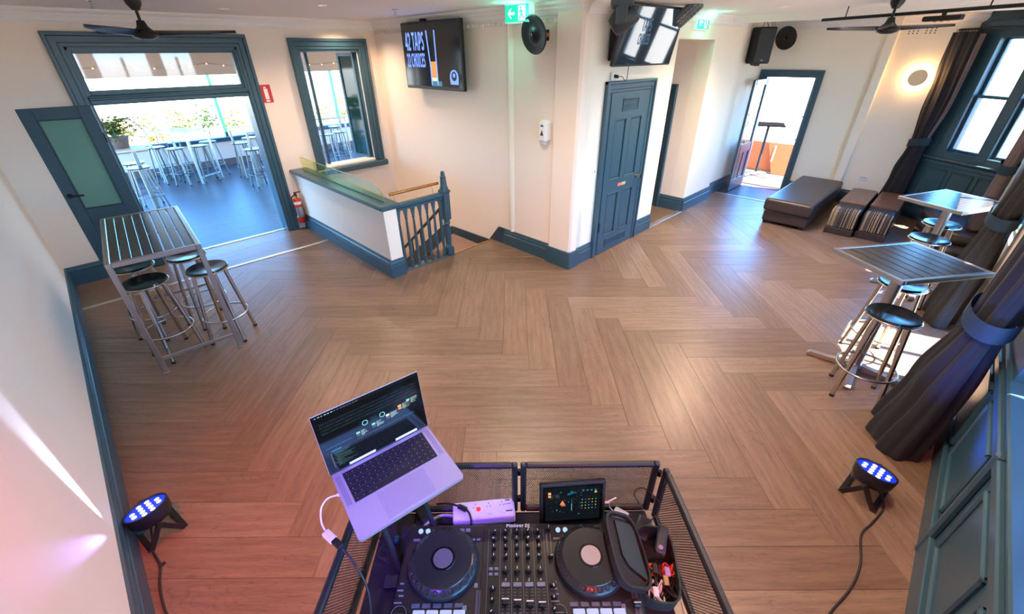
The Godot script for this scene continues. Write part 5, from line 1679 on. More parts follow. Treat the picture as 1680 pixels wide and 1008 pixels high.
func curtains() -> void:
	curtain("navy curtain tied back over the near teal dado, flaring to the floor", Vector3(3.5, 0, 0.69), 0.0, [[0.01, 0.0, -0.235, 0.32, 0.16], [0.5, -0.02, -0.2, 0.27, 0.13], [1.05, -0.04, -0.17, 0.17, 0.08], [1.5, 0.02, -0.15, 0.28, 0.08], [2.56, 0.02, -0.13, 0.44, 0.05]], M.curtain, 9, 1.05, false)
	curtain("dark brown curtain tied back beside the sun patch", Vector3(5.8, 0, 0.69), 0.0, [[0.01, -0.02, -0.18, 0.33, 0.12], [0.5, 0.04, -0.15, 0.26, 0.11], [1.05, 0.1, -0.13, 0.18, 0.075], [1.5, -0.02, -0.12, 0.22, 0.07], [2.56, -0.2, -0.12, 0.25, 0.05]], M.curtain_brown, 8, 1.05, false)
	curtain("dark curtain tied back at the end of the corner banquette", Vector3(8.35, 0, 0.67), 0.0, [[0.44, 0.0, -0.1, 0.2, 0.07], [0.8, 0.0, -0.1, 0.16, 0.06], [1.1, 0.0, -0.1, 0.13, 0.055], [1.5, 0.02, -0.1, 0.2, 0.05], [2.56, 0.05, -0.1, 0.34, 0.045]], M.curtain_lining, 7, 1.1, false)
	curtain("tall black curtain tied back between the sconce and the corner window", Vector3(9.65, 0, -0.36), -128.3, [[0.01, -0.08, 0.14, 0.22, 0.07], [0.6, -0.04, 0.13, 0.18, 0.065], [1.13, 0.0, 0.12, 0.13, 0.055], [1.7, 0.0, 0.12, 0.2, 0.055], [2.6, -0.06, 0.12, 0.25, 0.045]], M.curtain, 9, 1.13, true)
	var t := thing("curtain_rod", "black curtain rod with rings over the corner window", "curtain rod", Vector3(9.65, 2.63, -0.36), -128.3)
	obj("rod", MB.new().cyl(Vector3(-0.36, 0, 0.12), Vector3(1.25, 0, 0.12), 0.012, -1, 10), M.black, t)
	obj("finial", MB.new().cyl(Vector3(-0.39, 0, 0.12), Vector3(-0.36, 0, 0.12), 0.02, -1, 10), M.black, t)
	for k in 12:
		var rp := []
		for s in 14:
			rp.append(Vector3(-0.3 + 0.042 * k, 0.022 * sin(TAU * s / 14.0) - 0.008, 0.12 + 0.022 * cos(TAU * s / 14.0)))
		obj("ring", MB.new().tube(rp, 0.003, 5, true), M.black, t)
	t = thing("curtain_rod", "long black curtain rod along the window wall", "curtain rod", Vector3(3.0, 2.58, 0.57))
	obj("rod", MB.new().cyl(Vector3(-0.2, 0, 0), Vector3(5.6, 0, 0), 0.012, -1, 10), M.black, t)
	for xx in [-0.1, 2.0, 5.5]:
		obj("bracket", MB.new().cbox(Vector3(xx, 0, 0.06), Vector3(0.02, 0.03, 0.12), 0.003), M.black, t)


# ---------------------------------------------------------------- lamps on the floor
func floor_lamp(at: Vector3, away: Vector3, turn: float, label: String, tint: Color) -> Node3D:
	# flat round lamp on a double bracket; its face leans along «away»
	var t := thing("par_lamp", label, "stage lamp", at, 0.0)
	var n := (Vector3.UP + away).normalized()
	var sx := n.cross(Vector3(sin(turn), 0, cos(turn))).normalized()
	var X := Transform3D(Basis(sx, n, sx.cross(n)), Vector3(0, 0.155, 0))
	var q := MB.new()
	q.x = X
	q.lathe([Vector2(0.0, -0.055), Vector2(0.05, -0.055), Vector2(0.085, -0.045), Vector2(0.103, -0.02), Vector2(0.107, 0.03), Vector2(0.107, 0.045), Vector2(0.1, 0.047), Vector2(0.098, 0.036)], 32)
	obj("housing", q, mat(c8(24, 22, 34), 0.4), t)
	q = MB.new()
	q.x = X
	q.disc(Vector3(0, 0.036, 0), Vector3.UP, 0.099, 28)
	obj("face", q, glow(Color(0.03, 0.2, 0.85), 0.8, Color(0.02, 0.04, 0.12)), t)
	var led := glow(tint, 1.2)
	for c in [[-0.062, [-0.02, 0.02]], [-0.021, [-0.06, -0.02, 0.02, 0.06]], [0.021, [-0.06, -0.02, 0.02, 0.06]], [0.062, [-0.02, 0.02]]]:
		for z in c[1]:
			q = MB.new()
			q.x = X
			q.lathe([Vector2(0.0122, 0.037), Vector2(0.0122, 0.041), Vector2(0.0, 0.0415)], 14, Vector3(c[0], 0, z))
			obj("led_lens", q, led, t)
	# two flat brackets that stand on the floor
	var perp := Vector3(cos(turn), 0, -sin(turn))
	var fwd := Vector3(sin(turn), 0, cos(turn))
	for s in [-1.0, 1.0]:
		var pts := [perp * 0.112 + Vector3.UP * 0.145, perp * 0.12 + fwd * s * 0.045 + Vector3.UP * 0.075, perp * 0.115 + fwd * s * 0.085 + Vector3.UP * 0.012, -perp * 0.115 + fwd * s * 0.085 + Vector3.UP * 0.012, -perp * 0.12 + fwd * s * 0.045 + Vector3.UP * 0.075, -perp * 0.112 + Vector3.UP * 0.145]
		q = MB.new()
		for k in pts.size() - 1:
			var a: Vector3 = pts[k]
			var e: Vector3 = pts[k + 1]
			var d := (e - a).normalized()
			var w := d.cross(perp if k != 2 else fwd).normalized()
			q.x = Transform3D(Basis(d, w, d.cross(w).normalized()), (a + e) / 2.0)
			q.cbox(Vector3.ZERO, Vector3((e - a).length() + 0.008, 0.005 if k == 2 else 0.03, 0.03 if k == 2 else 0.005), 0.0015)
		obj("bracket", q, M.black, t)
	for s in [-1.0, 1.0]:
		obj("knob", MB.new().cyl(perp * s * 0.105 + Vector3.UP * 0.145, perp * s * 0.135 + Vector3.UP * 0.145, 0.016, -1, 10), M.black, t)
	obj("power_inlet", MB.new().cbox(fwd * 0.07 + Vector3.UP * 0.09, Vector3(0.04, 0.04, 0.04), 0.006), mat(c8(70, 96, 108), 0.4), t)
	return t


func floor_lamps() -> void:
	floor_lamp(Vector3(-0.455, 0, -2.52), Vector3(-0.06, 0, -0.28), -1.37, "lit round stage lamp on the floor against the side wall", Color(1, 0.97, 1))
	floor_lamp(Vector3(2.74, 0, 0.37), Vector3(0.26, 0, 0.05), 3.0, "lit round stage lamp on the floor before the teal dado", Color(1, 0.98, 1))
	var X := Vector3(-0.56, 0.24, -2.44)
	lamp_spot(X, Vector3(-0.605, 1.3, -2.38), Color(0.72, 0.8, 1.0), 8.0, 8.5, 0.005, 1.0)
	lamp_spot(X + Vector3(0.0, 0, 0.02), Vector3(-0.6, 1.0, -1.6), Color(0.66, 0.5, 1.0), 0.8, 6.5, 0.01, 1.0)
	lamp_spot(Vector3(2.75, 0.25, 0.4), Vector3(3.3, 2.8, 0.45), Color(0.3, 0.45, 1.0), 1.6, 50.0, 0.05, 1.0)
	var cb := thing("power_cable", "black cable running from the lamp by the side wall", "cable", Vector3(-0.5, 0.0, -2.4))
	obj("cord", MB.new().tube(soft([Vector3(0.02, 0.08, -0.09), Vector3(0.0, 0.02, -0.06), Vector3(-0.015, 0.006, 0.0), Vector3(0.0, 0.006, 0.13), Vector3(-0.022, 0.006, 0.26), Vector3(-0.026, 0.006, 0.42), Vector3(0.0, 0.006, 0.62)]), 0.006, 7), M.rubber, cb)
	obj("cable_tie", MB.new().cbox(Vector3(0.01, 0.012, 0.14), Vector3(0.03, 0.014, 0.018), 0.004), M.rubber, cb)
	cb = thing("power_cable", "black cable snaking from the lamp by the teal dado", "cable", Vector3(2.74, 0.0, 0.46))
	obj("cord", MB.new().tube(soft([Vector3(-0.02, 0.08, -0.03), Vector3(-0.01, 0.02, 0.01), Vector3(-0.08, 0.006, 0.02), Vector3(-0.22, 0.006, -0.01), Vector3(-0.35, 0.006, -0.04), Vector3(-0.54, 0.006, -0.01), Vector3(-0.72, 0.006, -0.02), Vector3(-0.94, 0.006, -0.07), Vector3(-1.15, 0.006, -0.1)]), 0.006, 7), M.rubber, cb)
	# coloured wash lamps fixed in the corner behind the camera
	for s in [[Vector3(-0.4, 2.6, -1.35), Vector3(-0.05, 0.0, -2.0), Color(1.0, 0.18, 0.2), 3.6, 33.0, "red"], [Vector3(-0.3, 2.55, 0.55), Vector3(1.9, 0.0, 0.1), Color(1.0, 0.22, 0.16), 2.2, 34.0, "rose"], [Vector3(-0.5, 2.5, -0.2), Vector3(0.27, 1.34, -0.8), Color(0.5, 0.24, 1.0), 3.2, 15.0, "violet"]]:
		var d: Vector3 = (s[1] - s[0]).normalized()
		var w := thing("wash_lamp", "small black %s wash lamp high in the corner behind the stand" % s[5], "stage lamp", s[0])
		var q := MB.new()
		q.x = Transform3D(Basis.looking_at(d), Vector3.ZERO)
		q.cyl(Vector3(0, 0, 0.12), Vector3(0, 0, 0.0), 0.06, 0.07, 20, false)
		q.disc(Vector3(0, 0, 0.12), Vector3.BACK, 0.06, 20)
		obj("can", q, M.black, w)
		q = MB.new()
		q.x = Transform3D(Basis.looking_at(d), Vector3.ZERO)
		q.disc(Vector3(0, 0, 0.01), Vector3.FORWARD, 0.06, 20)
		obj("lamp_lens", q, glow(s[2], 4.0), w)
		obj("bracket", MB.new().cbox(Vector3(-0.06, 0.03, 0.03), Vector3(0.12, 0.02, 0.02), 0.004), M.black, w)
		lamp_spot(s[0] + d * 0.03, s[1], s[2], s[3], s[4], 0.05, 1.0)


# smooth a list of points
func soft(p: Array) -> Array:
	var out := []
	for k in p.size() - 1:
		var a: Vector3 = p[maxi(k - 1, 0)]
		var d: Vector3 = p[mini(k + 2, p.size() - 1)]
		for s in 6:
			out.append((p[k] as Vector3).cubic_interpolate(p[k + 1], a, d, s / 6.0))
	out.append(p[-1])
	return out


# ---------------------------------------------------------------- the mixing stand
# staggered perforated sheet in local xy from (0,0) to (w,h)
func perforated(w: float, h: float, pitch := 0.0062, bar := 0.0021) -> MB:
	var b := MB.new()
	var rows := int(h / pitch)
	var py := h / rows
	var cols := int(w / pitch)
	var px := w / cols
	for r in rows + 1:
		var y := r * py
		b.quad(Vector3(0, y - bar / 2, 0), Vector3(w, y - bar / 2, 0), Vector3(w, y + bar / 2, 0), Vector3(0, y + bar / 2, 0), Vector3.BACK)
	for r in rows:
		var y := r * py
		for c in cols + 1:
			var xx := c * px + (px / 2.0 if r % 2 else 0.0)
			if xx > w:
				continue
			b.quad(Vector3(xx - bar / 2, y + bar / 2, 0), Vector3(xx + bar / 2, y + bar / 2, 0), Vector3(xx + bar / 2, y + py - bar / 2, 0), Vector3(xx - bar / 2, y + py - bar / 2, 0), Vector3.BACK)
	return b


func screen_panel_part(parent: Node3D, at: Vector3, turn: float, w: float, h: float, mesh_m: Mesh) -> void:
	var p := Node3D.new()
	p.name = "guard_panel"
	parent.add_child(p, true)
	p.position = at
	p.rotation.y = deg_to_rad(turn)
	obj("frame", ring(Vector2(0, 0), Vector2(w, h), 0.02, 0.02), mat(c8(26, 29, 34), 0.45), p)
	var o := obj("mesh_sheet", mesh_m, M.black_matt, p)
	o.position = Vector3(0.019, 0.019, 0)
	o.scale = Vector3((w - 0.038) / 0.42, (h - 0.038) / 0.2, 1)
	meta(o, "", "", "", "stuff")


func stand() -> void:
	var t := thing("mixing_stand", "black metal mixing stand with perforated guard panels", "stand", Vector3.ZERO, -YAW)
	var pm := perforated(0.42, 0.2).mesh()
	screen_panel_part(t, Vector3(-0.455, 1.0, -0.915), 0.0, 0.468, 0.25, pm)
	screen_panel_part(t, Vector3(0.022, 1.0, -0.915), 0.0, 0.458, 0.25, pm)
	screen_panel_part(t, Vector3(0.492, 1.0, -0.895), -87.0, 0.56, 0.25, pm)
	screen_panel_part(t, Vector3(-0.464, 1.0, -0.895), -92.0, 0.56, 0.25, pm)
	for q in [[0.018, -0.918], [0.484, -0.908], [-0.462, -0.908]]:
		for hh in [1.05, 1.19]:
			obj("hinge", MB.new().cyl(Vector3(q[0], hh, q[1]), Vector3(q[0], hh + 0.022, q[1]), 0.007, -1, 8), M.black_gloss, t)
	# deck boards with bead-like slots between them
	for r in [[-0.45, -0.345], [-0.34, 0.0], [0.005, 0.365], [0.37, 0.46]]:
		obj("deck_plate", MB.new().cbox(Vector3((r[0] + r[1]) / 2.0, 1.01, -0.63), Vector3(r[1] - r[0], 0.02, 0.52), 0.003), M.black_matt, t)
	for xx in [-0.3425, 0.0025, 0.3675]:
		for k in 26:
			obj("bridge", MB.new().cbox(Vector3(xx, 1.012, -0.385 - 0.02 * k), Vector3(0.009, 0.012, 0.011), 0.002), M.black_matt, t)
	obj("deck_frame", ring(Vector2(-0.46, 0.0), Vector2(0.47, 0.02), 0.02, 0.02).box(Vector3(0, 0.985, -0.895), Vector3(0.93, 0.03, 0.02)).box(Vector3(0, 0.985, -0.37), Vector3(0.93, 0.03, 0.02)), M.black_matt, t)
	for xx in [-0.44, 0.45]:
		for zz in [-0.89, -0.38]:
			obj("leg", MB.new().cbox(Vector3(xx, 0.49, zz), Vector3(0.03, 0.98, 0.03), 0.004), M.black_matt, t)


func knob(parent: Node3D, at: Vector3, r: float, h: float, ang: float, m: Material, mark: Material) -> void:
	var k := obj("knob", MB.new().lathe([Vector2(r * 1.15, 0.0), Vector2(r, 0.002), Vector2(r * 0.85, h), Vector2(0.0, h)], 12, at), m, parent)
	var q := MB.new()
	q.x = Transform3D(Basis(Vector3.UP, deg_to_rad(ang)), at)
	q.cbox(Vector3(0, h, -r * 0.45), Vector3(0.0022, 0.0014, r * 0.9), 0.0004)
	obj("pointer", q, mark, k)


func controller() -> void:
	# stand coordinates: centre a = 0.009, b = 0.61
	var t := thing("dj_controller", "large black two deck mixing controller on the stand", "dj controller", dj(0.009, 1.02, 0.61), -YAW)
	var body := mat(c8(30, 27, 30), 0.45)
	var mix := mat(c8(20, 24, 28), 0.4)
	var white := mat(c8(226, 228, 232), 0.4)
	var grey := mat(c8(120, 126, 138), 0.4)
	var lit := glow(Color(0.62, 0.74, 0.86), 0.75, Color(0.2, 0.2, 0.2))
	var padm := glow(Color(0.62, 0.68, 0.86), 0.62, Color(0.4, 0.4, 0.4))
	var dark := mat(c8(16, 16, 18), 0.35)
	obj("body", MB.new().cbox(Vector3(0, 0.036, 0), Vector3(0.7, 0.064, 0.4), 0.008), body, t)
	obj("mixer_plate", MB.new().cbox(Vector3(0.0, 0.0685, 0), Vector3(0.215, 0.004, 0.394), 0.001), mix, t)
	for xx in [-0.32, 0.32]:
		for zz in [-0.17, 0.17]:
			obj("foot", MB.new().cyl(Vector3(xx, 0, zz), Vector3(xx, 0.006, zz), 0.014, -1, 10), M.rubber, t)
	var top := 0.0705
	# lines between the channels and printed legends
	var pr := MB.new()
	for xx in [-0.09, -0.053, -0.019, 0.015, 0.049, 0.083]:
		pr.box(Vector3(xx, top + 0.0003, 0.0), Vector3(0.0008, 0.0004, 0.36))
	obj("channel_lines", pr, grey, t)
	text("Pioneer DJ", 0.011, white, t, Vector3(0.002, top + 0.0006, -0.19), Basis(Vector3.RIGHT, -PI / 2), 0.0006, 700)
	var cols := [-0.0725, -0.036, -0.002, 0.032, 0.066]
	var angs := [-60, 40, -10, -35, 25, 75, 60, 10, -50, -30, 20, 35, -5, 45, 5, 0, -40, 30, -20, 60, 0, 25, -45, 55]
	for r in 4:
		for c in 5:
			knob(t, Vector3(cols[c], top, 0.61 - [0.776, 0.753, 0.728, 0.7][r]), 0.0065, 0.014, angs[(r * 5 + c) % angs.size()], dark, white)
	for c in 4:
		knob(t, Vector3(cols[c + 1], top, 0.61 - 0.66), 0.0085, 0.014, 0, dark, white)
		text(["3", "1", "2", "4"][c], 0.007, white, t, Vector3(cols[c + 1], top + 0.0006, 0.61 - 0.637), Basis(Vector3.RIGHT, -PI / 2), 0.0005)
		obj("cue_button", MB.new().cbox(Vector3(cols[c + 1], top + 0.002, 0.61 - 0.623), Vector3(0.024, 0.005, 0.011), 0.001), grey, t)
		var sl := obj("fader_slot", MB.new().cbox(Vector3(cols[c + 1], top + 0.0004, 0.61 - 0.57), Vector3(0.003, 0.001, 0.09), 0.0002), dark, t)
		var tick := MB.new()
		for k in 9:
			tick.box(Vector3(cols[c + 1] - 0.008, top + 0.0003, 0.61 - 0.612 + k * 0.0085), Vector3(0.008, 0.0003, 0.0008))
			tick.box(Vector3(cols[c + 1] + 0.008, top + 0.0003, 0.61 - 0.612 + k * 0.0085), Vector3(0.008, 0.0003, 0.0008))
		obj("ticks", tick, grey, sl)
		var cap := obj("fader_cap", MB.new().cbox(Vector3(cols[c + 1], top + 0.008, 0.61 - 0.577 + 0.003 * c), Vector3(0.02, 0.014, 0.014), 0.003), dark, t)
		obj("fader_line", MB.new().cbox(Vector3(cols[c + 1], top + 0.0152, 0.61 - 0.581 + 0.003 * c), Vector3(0.02, 0.001, 0.003), 0.0003), white, cap)
	for q in [[0.0995, 0.786, 0.007], [0.1, 0.7, 0.007], [0.1, 0.62, 0.009], [0.1, 0.59, 0.008], [0.1, 0.56, 0.008], [-0.0725, 0.615, 0.009], [-0.0725, 0.585, 0.007], [-0.0725, 0.555, 0.007]]:
		knob(t, Vector3(q[0], top, 0.61 - q[1]), q[2], 0.014, q[1] * 900.0, dark, white)
	var mt := MB.new()
	for k in 16:
		for s in [-1.0, 1.0]:
			mt.box(Vector3(0.098 + s * 0.006, top + 0.0003, 0.61 - 0.77 + k * 0.0037), Vector3(0.003, 0.0004, 0.0022))
	obj("level_meter", mt, grey, t)
	for i in 2:
		for j in 2:
			obj("button", MB.new().cbox(Vector3(-0.08 + 0.016 * i, top + 0.0015, 0.61 - 0.667 + 0.015 * j), Vector3(0.011, 0.004, 0.008), 0.001), grey, t)
	# the two decks
	for dk in 2:
		var o := -0.2215 if dk == 0 else 0.2175
		var s := 1.0
		var jz := 0.61 - (0.685 if dk == 0 else 0.69)
		var jw := Node3D.new()
		jw.name = "jog_wheel"
		t.add_child(jw, true)
		jw.position = Vector3(o, top - 0.002, jz)
		obj("rim", MB.new().lathe([Vector2(0.106, 0.0), Vector2(0.107, 0.004), Vector2(0.104, 0.014), Vector2(0.1, 0.02), Vector2(0.0855, 0.027)], 64), mat(c8(34, 40, 48), 0.28), jw)
		obj("platter", MB.new().lathe([Vector2(0.0855, 0.027), Vector2(0.084, 0.029), Vector2(0.0, 0.029)], 64), mat(c8(34, 38, 40), 0.22), jw)
		obj("display", MB.new().lathe([Vector2(0.036, 0.0292), Vector2(0.035, 0.0302), Vector2(0.0, 0.0302)], 32), M.black_gloss, jw)
		obj("display_disc", MB.new().disc(Vector3(0, 0.0306, 0), Vector3.UP, 0.029, 28), mat(c8(92, 92, 100) if dk == 0 else c8(160, 160, 158), 0.3), jw)
		var dm := MB.new()
		for k in 26:
			var a := TAU * k / 26.0
			dm.x = Transform3D(Basis(Vector3.UP, -a) * Basis(Vector3.BACK, deg_to_rad(-25.0)), Vector3(cos(a) * 0.0935, 0.0228, sin(a) * 0.0935))
			dm.lathe([Vector2(0.0078, 0.0), Vector2(0.0068, 0.0014), Vector2(0.0045, 0.0002), Vector2(0.0, -0.0006)], 10)
		var dmo := obj("dimples", dm, dark, jw)
		meta(dmo, "", "", "", "stuff")
		# buttons beside the wheel
		for q in [[-0.087, 0.785], [-0.064, 0.785]]:
			obj("round_button", MB.new().cyl(Vector3(o + q[0], top - 0.004, 0.61 - q[1]), Vector3(o + q[0], top + 0.002, 0.61 - q[1]), 0.0075, -1, 14), lit, t)
		for q in [[-0.033, 0.784, 0.03, 0.01], [-0.095, 0.757, 0.02, 0.007], [0.045, 0.787, 0.014, 0.011], [0.064, 0.787, 0.014, 0.011], [0.083, 0.757, 0.012, 0.006], [0.099, 0.757, 0.012, 0.006], [-0.113, 0.63, 0.012, 0.004], [-0.115, 0.612, 0.018, 0.004], [-0.11, 0.598, 0.014, 0.004], [-0.115, 0.58, 0.022, 0.004], [0.1, 0.623, 0.01, 0.012], [0.072, 0.566, 0.012, 0.012]]:
			obj("button", MB.new().cbox(Vector3(o + q[0], top - 0.001, 0.61 - q[1]), Vector3(q[2], 0.004, q[3]), 0.0008), grey, t)
		if dk == 1:
			obj("print", MB.new().box(Vector3(o + 0.01, top - 0.0018, 0.61 - 0.788), Vector3(0.045, 0.0006, 0.005)), white, t)
		for k in 5:
			obj("mode_button", MB.new().cbox(Vector3(o - 0.064 + 0.03 * k, top - 0.001, 0.61 - 0.572), Vector3(0.023, 0.005, 0.011), 0.001), mat(c8(84, 90, 110), 0.4), t)
		for k in 4:
			for j in 2:
				obj("pad", MB.new().cbox(Vector3(o - 0.052 + 0.037 * k, top, 0.61 - 0.545 + 0.036 * j), Vector3(0.032, 0.008, 0.031), 0.002), padm, t)
		for j in 2:
			var pz := 0.61 - 0.551 + 0.05 * j
			var pb := obj("play_button", MB.new().cyl(Vector3(o - 0.106, top - 0.004, pz), Vector3(o - 0.106, top + 0.003, pz), 0.02, -1, 24), dark, t)
			var rg := []
			for k in 24:
				rg.append(Vector3(o - 0.106 + cos(TAU * k / 24.0) * 0.0205, top + 0.003, pz + sin(TAU * k / 24.0) * 0.0205))
			obj("ring", MB.new().tube(rg, 0.0007, 5, true), grey, pb)
			obj("mark", MB.new().box(Vector3(o - 0.106, top + 0.0034, pz), Vector3(0.024, 0.0006, 0.0016)), grey, pb)
		var ts := obj("tempo_slot", MB.new().cbox(Vector3(o + 0.11, top - 0.0012, 0.61 - 0.535), Vector3(0.018, 0.002, 0.15), 0.0006), mat(c8(70, 72, 96), 0.4), t)
		obj("slot", MB.new().box(Vector3(o + 0.11, top, 0.61 - 0.535), Vector3(0.002, 0.0008, 0.145)), dark, ts)
		var tc := obj("tempo_cap", MB.new().cbox(Vector3(o + 0.11, top + 0.006, 0.61 - 0.57 + 0.06 * (1 - dk)), Vector3(0.02, 0.012, 0.02), 0.003), dark, t)
		obj("tempo_line", MB.new().box(Vector3(o + 0.11, top + 0.0122, 0.61 - 0.57 + 0.06 * (1 - dk)), Vector3(0.02, 0.0006, 0.002)), white, tc)


func screen_image() -> ImageTexture:
	var w := 640
	var h := 400
	var im := Image.create(w, h, false, Image.FORMAT_RGB8)
	im.fill(Color8(9, 10, 12))
	var r := RandomNumberGenerator.new()
	r.seed = 5
	im.fill_rect(Rect2i(0, 0, w, 10), Color8(20, 22, 26))
	for k in 14:
		im.fill_rect(Rect2i(12 + k * 18, 3, 6 + r.randi() % 8, 4), Color8(150, 190, 190) if k < 6 else Color8(90, 100, 110))
	# waveforms
	for row in 4:
		var y := 60 + row * 22
		im.fill_rect(Rect2i(20, y - 8, 600, 17), Color8(14, 18, 22))
		for x in range(20, 620, 2):
			var a := int(1 + 7.0 * absf(sin(x * 0.05 + row) * sin(x * 0.31 + row * 2.0)) * r.randf())
			im.fill_rect(Rect2i(x, y - a, 1, 2 * a), Color8(28, 60, 74) if row % 2 else Color8(50, 40, 52))
	# decks: two rings and meters
	for c in [Vector2i(265, 175), Vector2i(375, 175)]:
		for a in 180:
			var p := Vector2(c) + Vector2(cos(a * TAU / 180.0), sin(a * TAU / 180.0)) * 16.0
			im.fill_rect(Rect2i(int(p.x) - 1, int(p.y) - 1, 3, 3), Color8(120, 190, 190))
	for k in 5:
		im.fill_rect(Rect2i(305 + k * 8, 158, 3, 36), Color8(30, 50, 62))
	# boxes of list text
	for b in [[200, 215, 60], [300, 205, 70], [395, 190, 60], [480, 165, 60], [540, 150, 50]]:
		im.fill_rect(Rect2i(b[0], b[1], 22, 14), [Color8(222, 150, 60), Color8(90, 190, 170), Color8(190, 200, 200)][r.randi() % 3])
		im.fill_rect(Rect2i(b[0], b[1] + 18, 22, 14), [Color8(60, 130, 140), Color8(196, 120, 60), Color8(80, 60, 60)][r.randi() % 3])
		for k in 8:
			im.fill_rect(Rect2i(b[0] + 28, b[1] + k * 5, 14 + r.randi() % 40, 2), Color8(150, 176, 170))
	im.fill_rect(Rect2i(200, 258, 380, 9), Color8(26, 46, 62))
	im.fill_rect(Rect2i(20, 232, 150, 5), Color8(20, 60, 110))
	im.fill_rect(Rect2i(40, 262, 60, 4), Color8(40, 120, 190))
	for k in 22:
		im.fill_rect(Rect2i(44 + r.randi() % 20, 275 + k * 5, 20 + r.randi() % 90, 2), Color8(56, 84, 86))
		im.fill_rect(Rect2i(34, 275 + k * 5, 3, 2), Color8(150, 160, 160))
	im.fill_rect(Rect2i(200, 285, 420, 105), Color8(8, 8, 9))
	return ImageTexture.create_from_image(im)


func tablet_image() -> ImageTexture:
	var im := Image.create(320, 220, false, Image.FORMAT_RGB8)
	im.fill(Color8(14, 18, 22))
	var r := RandomNumberGenerator.new()
	r.seed = 9
	for k in 40:
		im.fill_rect(Rect2i(20 + r.randi() % 190, 24 + r.randi() % 160, 3 + r.randi() % 8, 3 + r.randi() % 8), [Color8(24, 70, 78), Color8(30, 50, 66), Color8(40, 110, 110)][r.randi() % 3])
	for k in 12:
		im.fill_rect(Rect2i(128 + k * 3, 40 - k, 8, 12), Color8(16, 84, 120))
	im.fill_rect(Rect2i(16, 26, 16, 16), Color8(222, 170, 96))
	im.fill_rect(Rect2i(16, 46, 16, 14), Color8(210, 150, 80))
	for k in 30:
		im.fill_rect(Rect2i(98 - k / 2, 84 + k, k + 2, 1), Color8(220, 124, 80))
	im.fill_rect(Rect2i(92, 114, 24, 10), Color8(190, 90, 60))
	im.fill_rect(Rect2i(152, 80, 4, 84), Color8(20, 80, 110))
	im.fill_rect(Rect2i(152, 110, 3, 44), Color8(110, 190, 210))
	for i in 5:
		for j in 4:
			im.fill_rect(Rect2i(212 + i * 20, 84 + j * 20, 6, 6), [Color8(60, 170, 190), Color8(140, 180, 60), Color8(190, 170, 60), Color8(90, 80, 160)][(i * 3 + j * 5) % 4])
	for k in 4:
		im.fill_rect(Rect2i(214 + k * 24, 22, 12, 8), Color8(40, 120, 130))
	im.fill_rect(Rect2i(286, 34, 14, 12), Color8(170, 170, 110))
	return ImageTexture.create_from_image(im)


func lit_picture(tx: Texture2D, e: float) -> StandardMaterial3D:
	var m := mat(Color(0.01, 0.01, 0.01), 0.08)
	m.emission_enabled = true
	m.emission_operator = BaseMaterial3D.EMISSION_OP_MULTIPLY
	m.emission = Color.WHITE
	m.emission_texture = tx
	m.emission_energy_multiplier = e
	return m


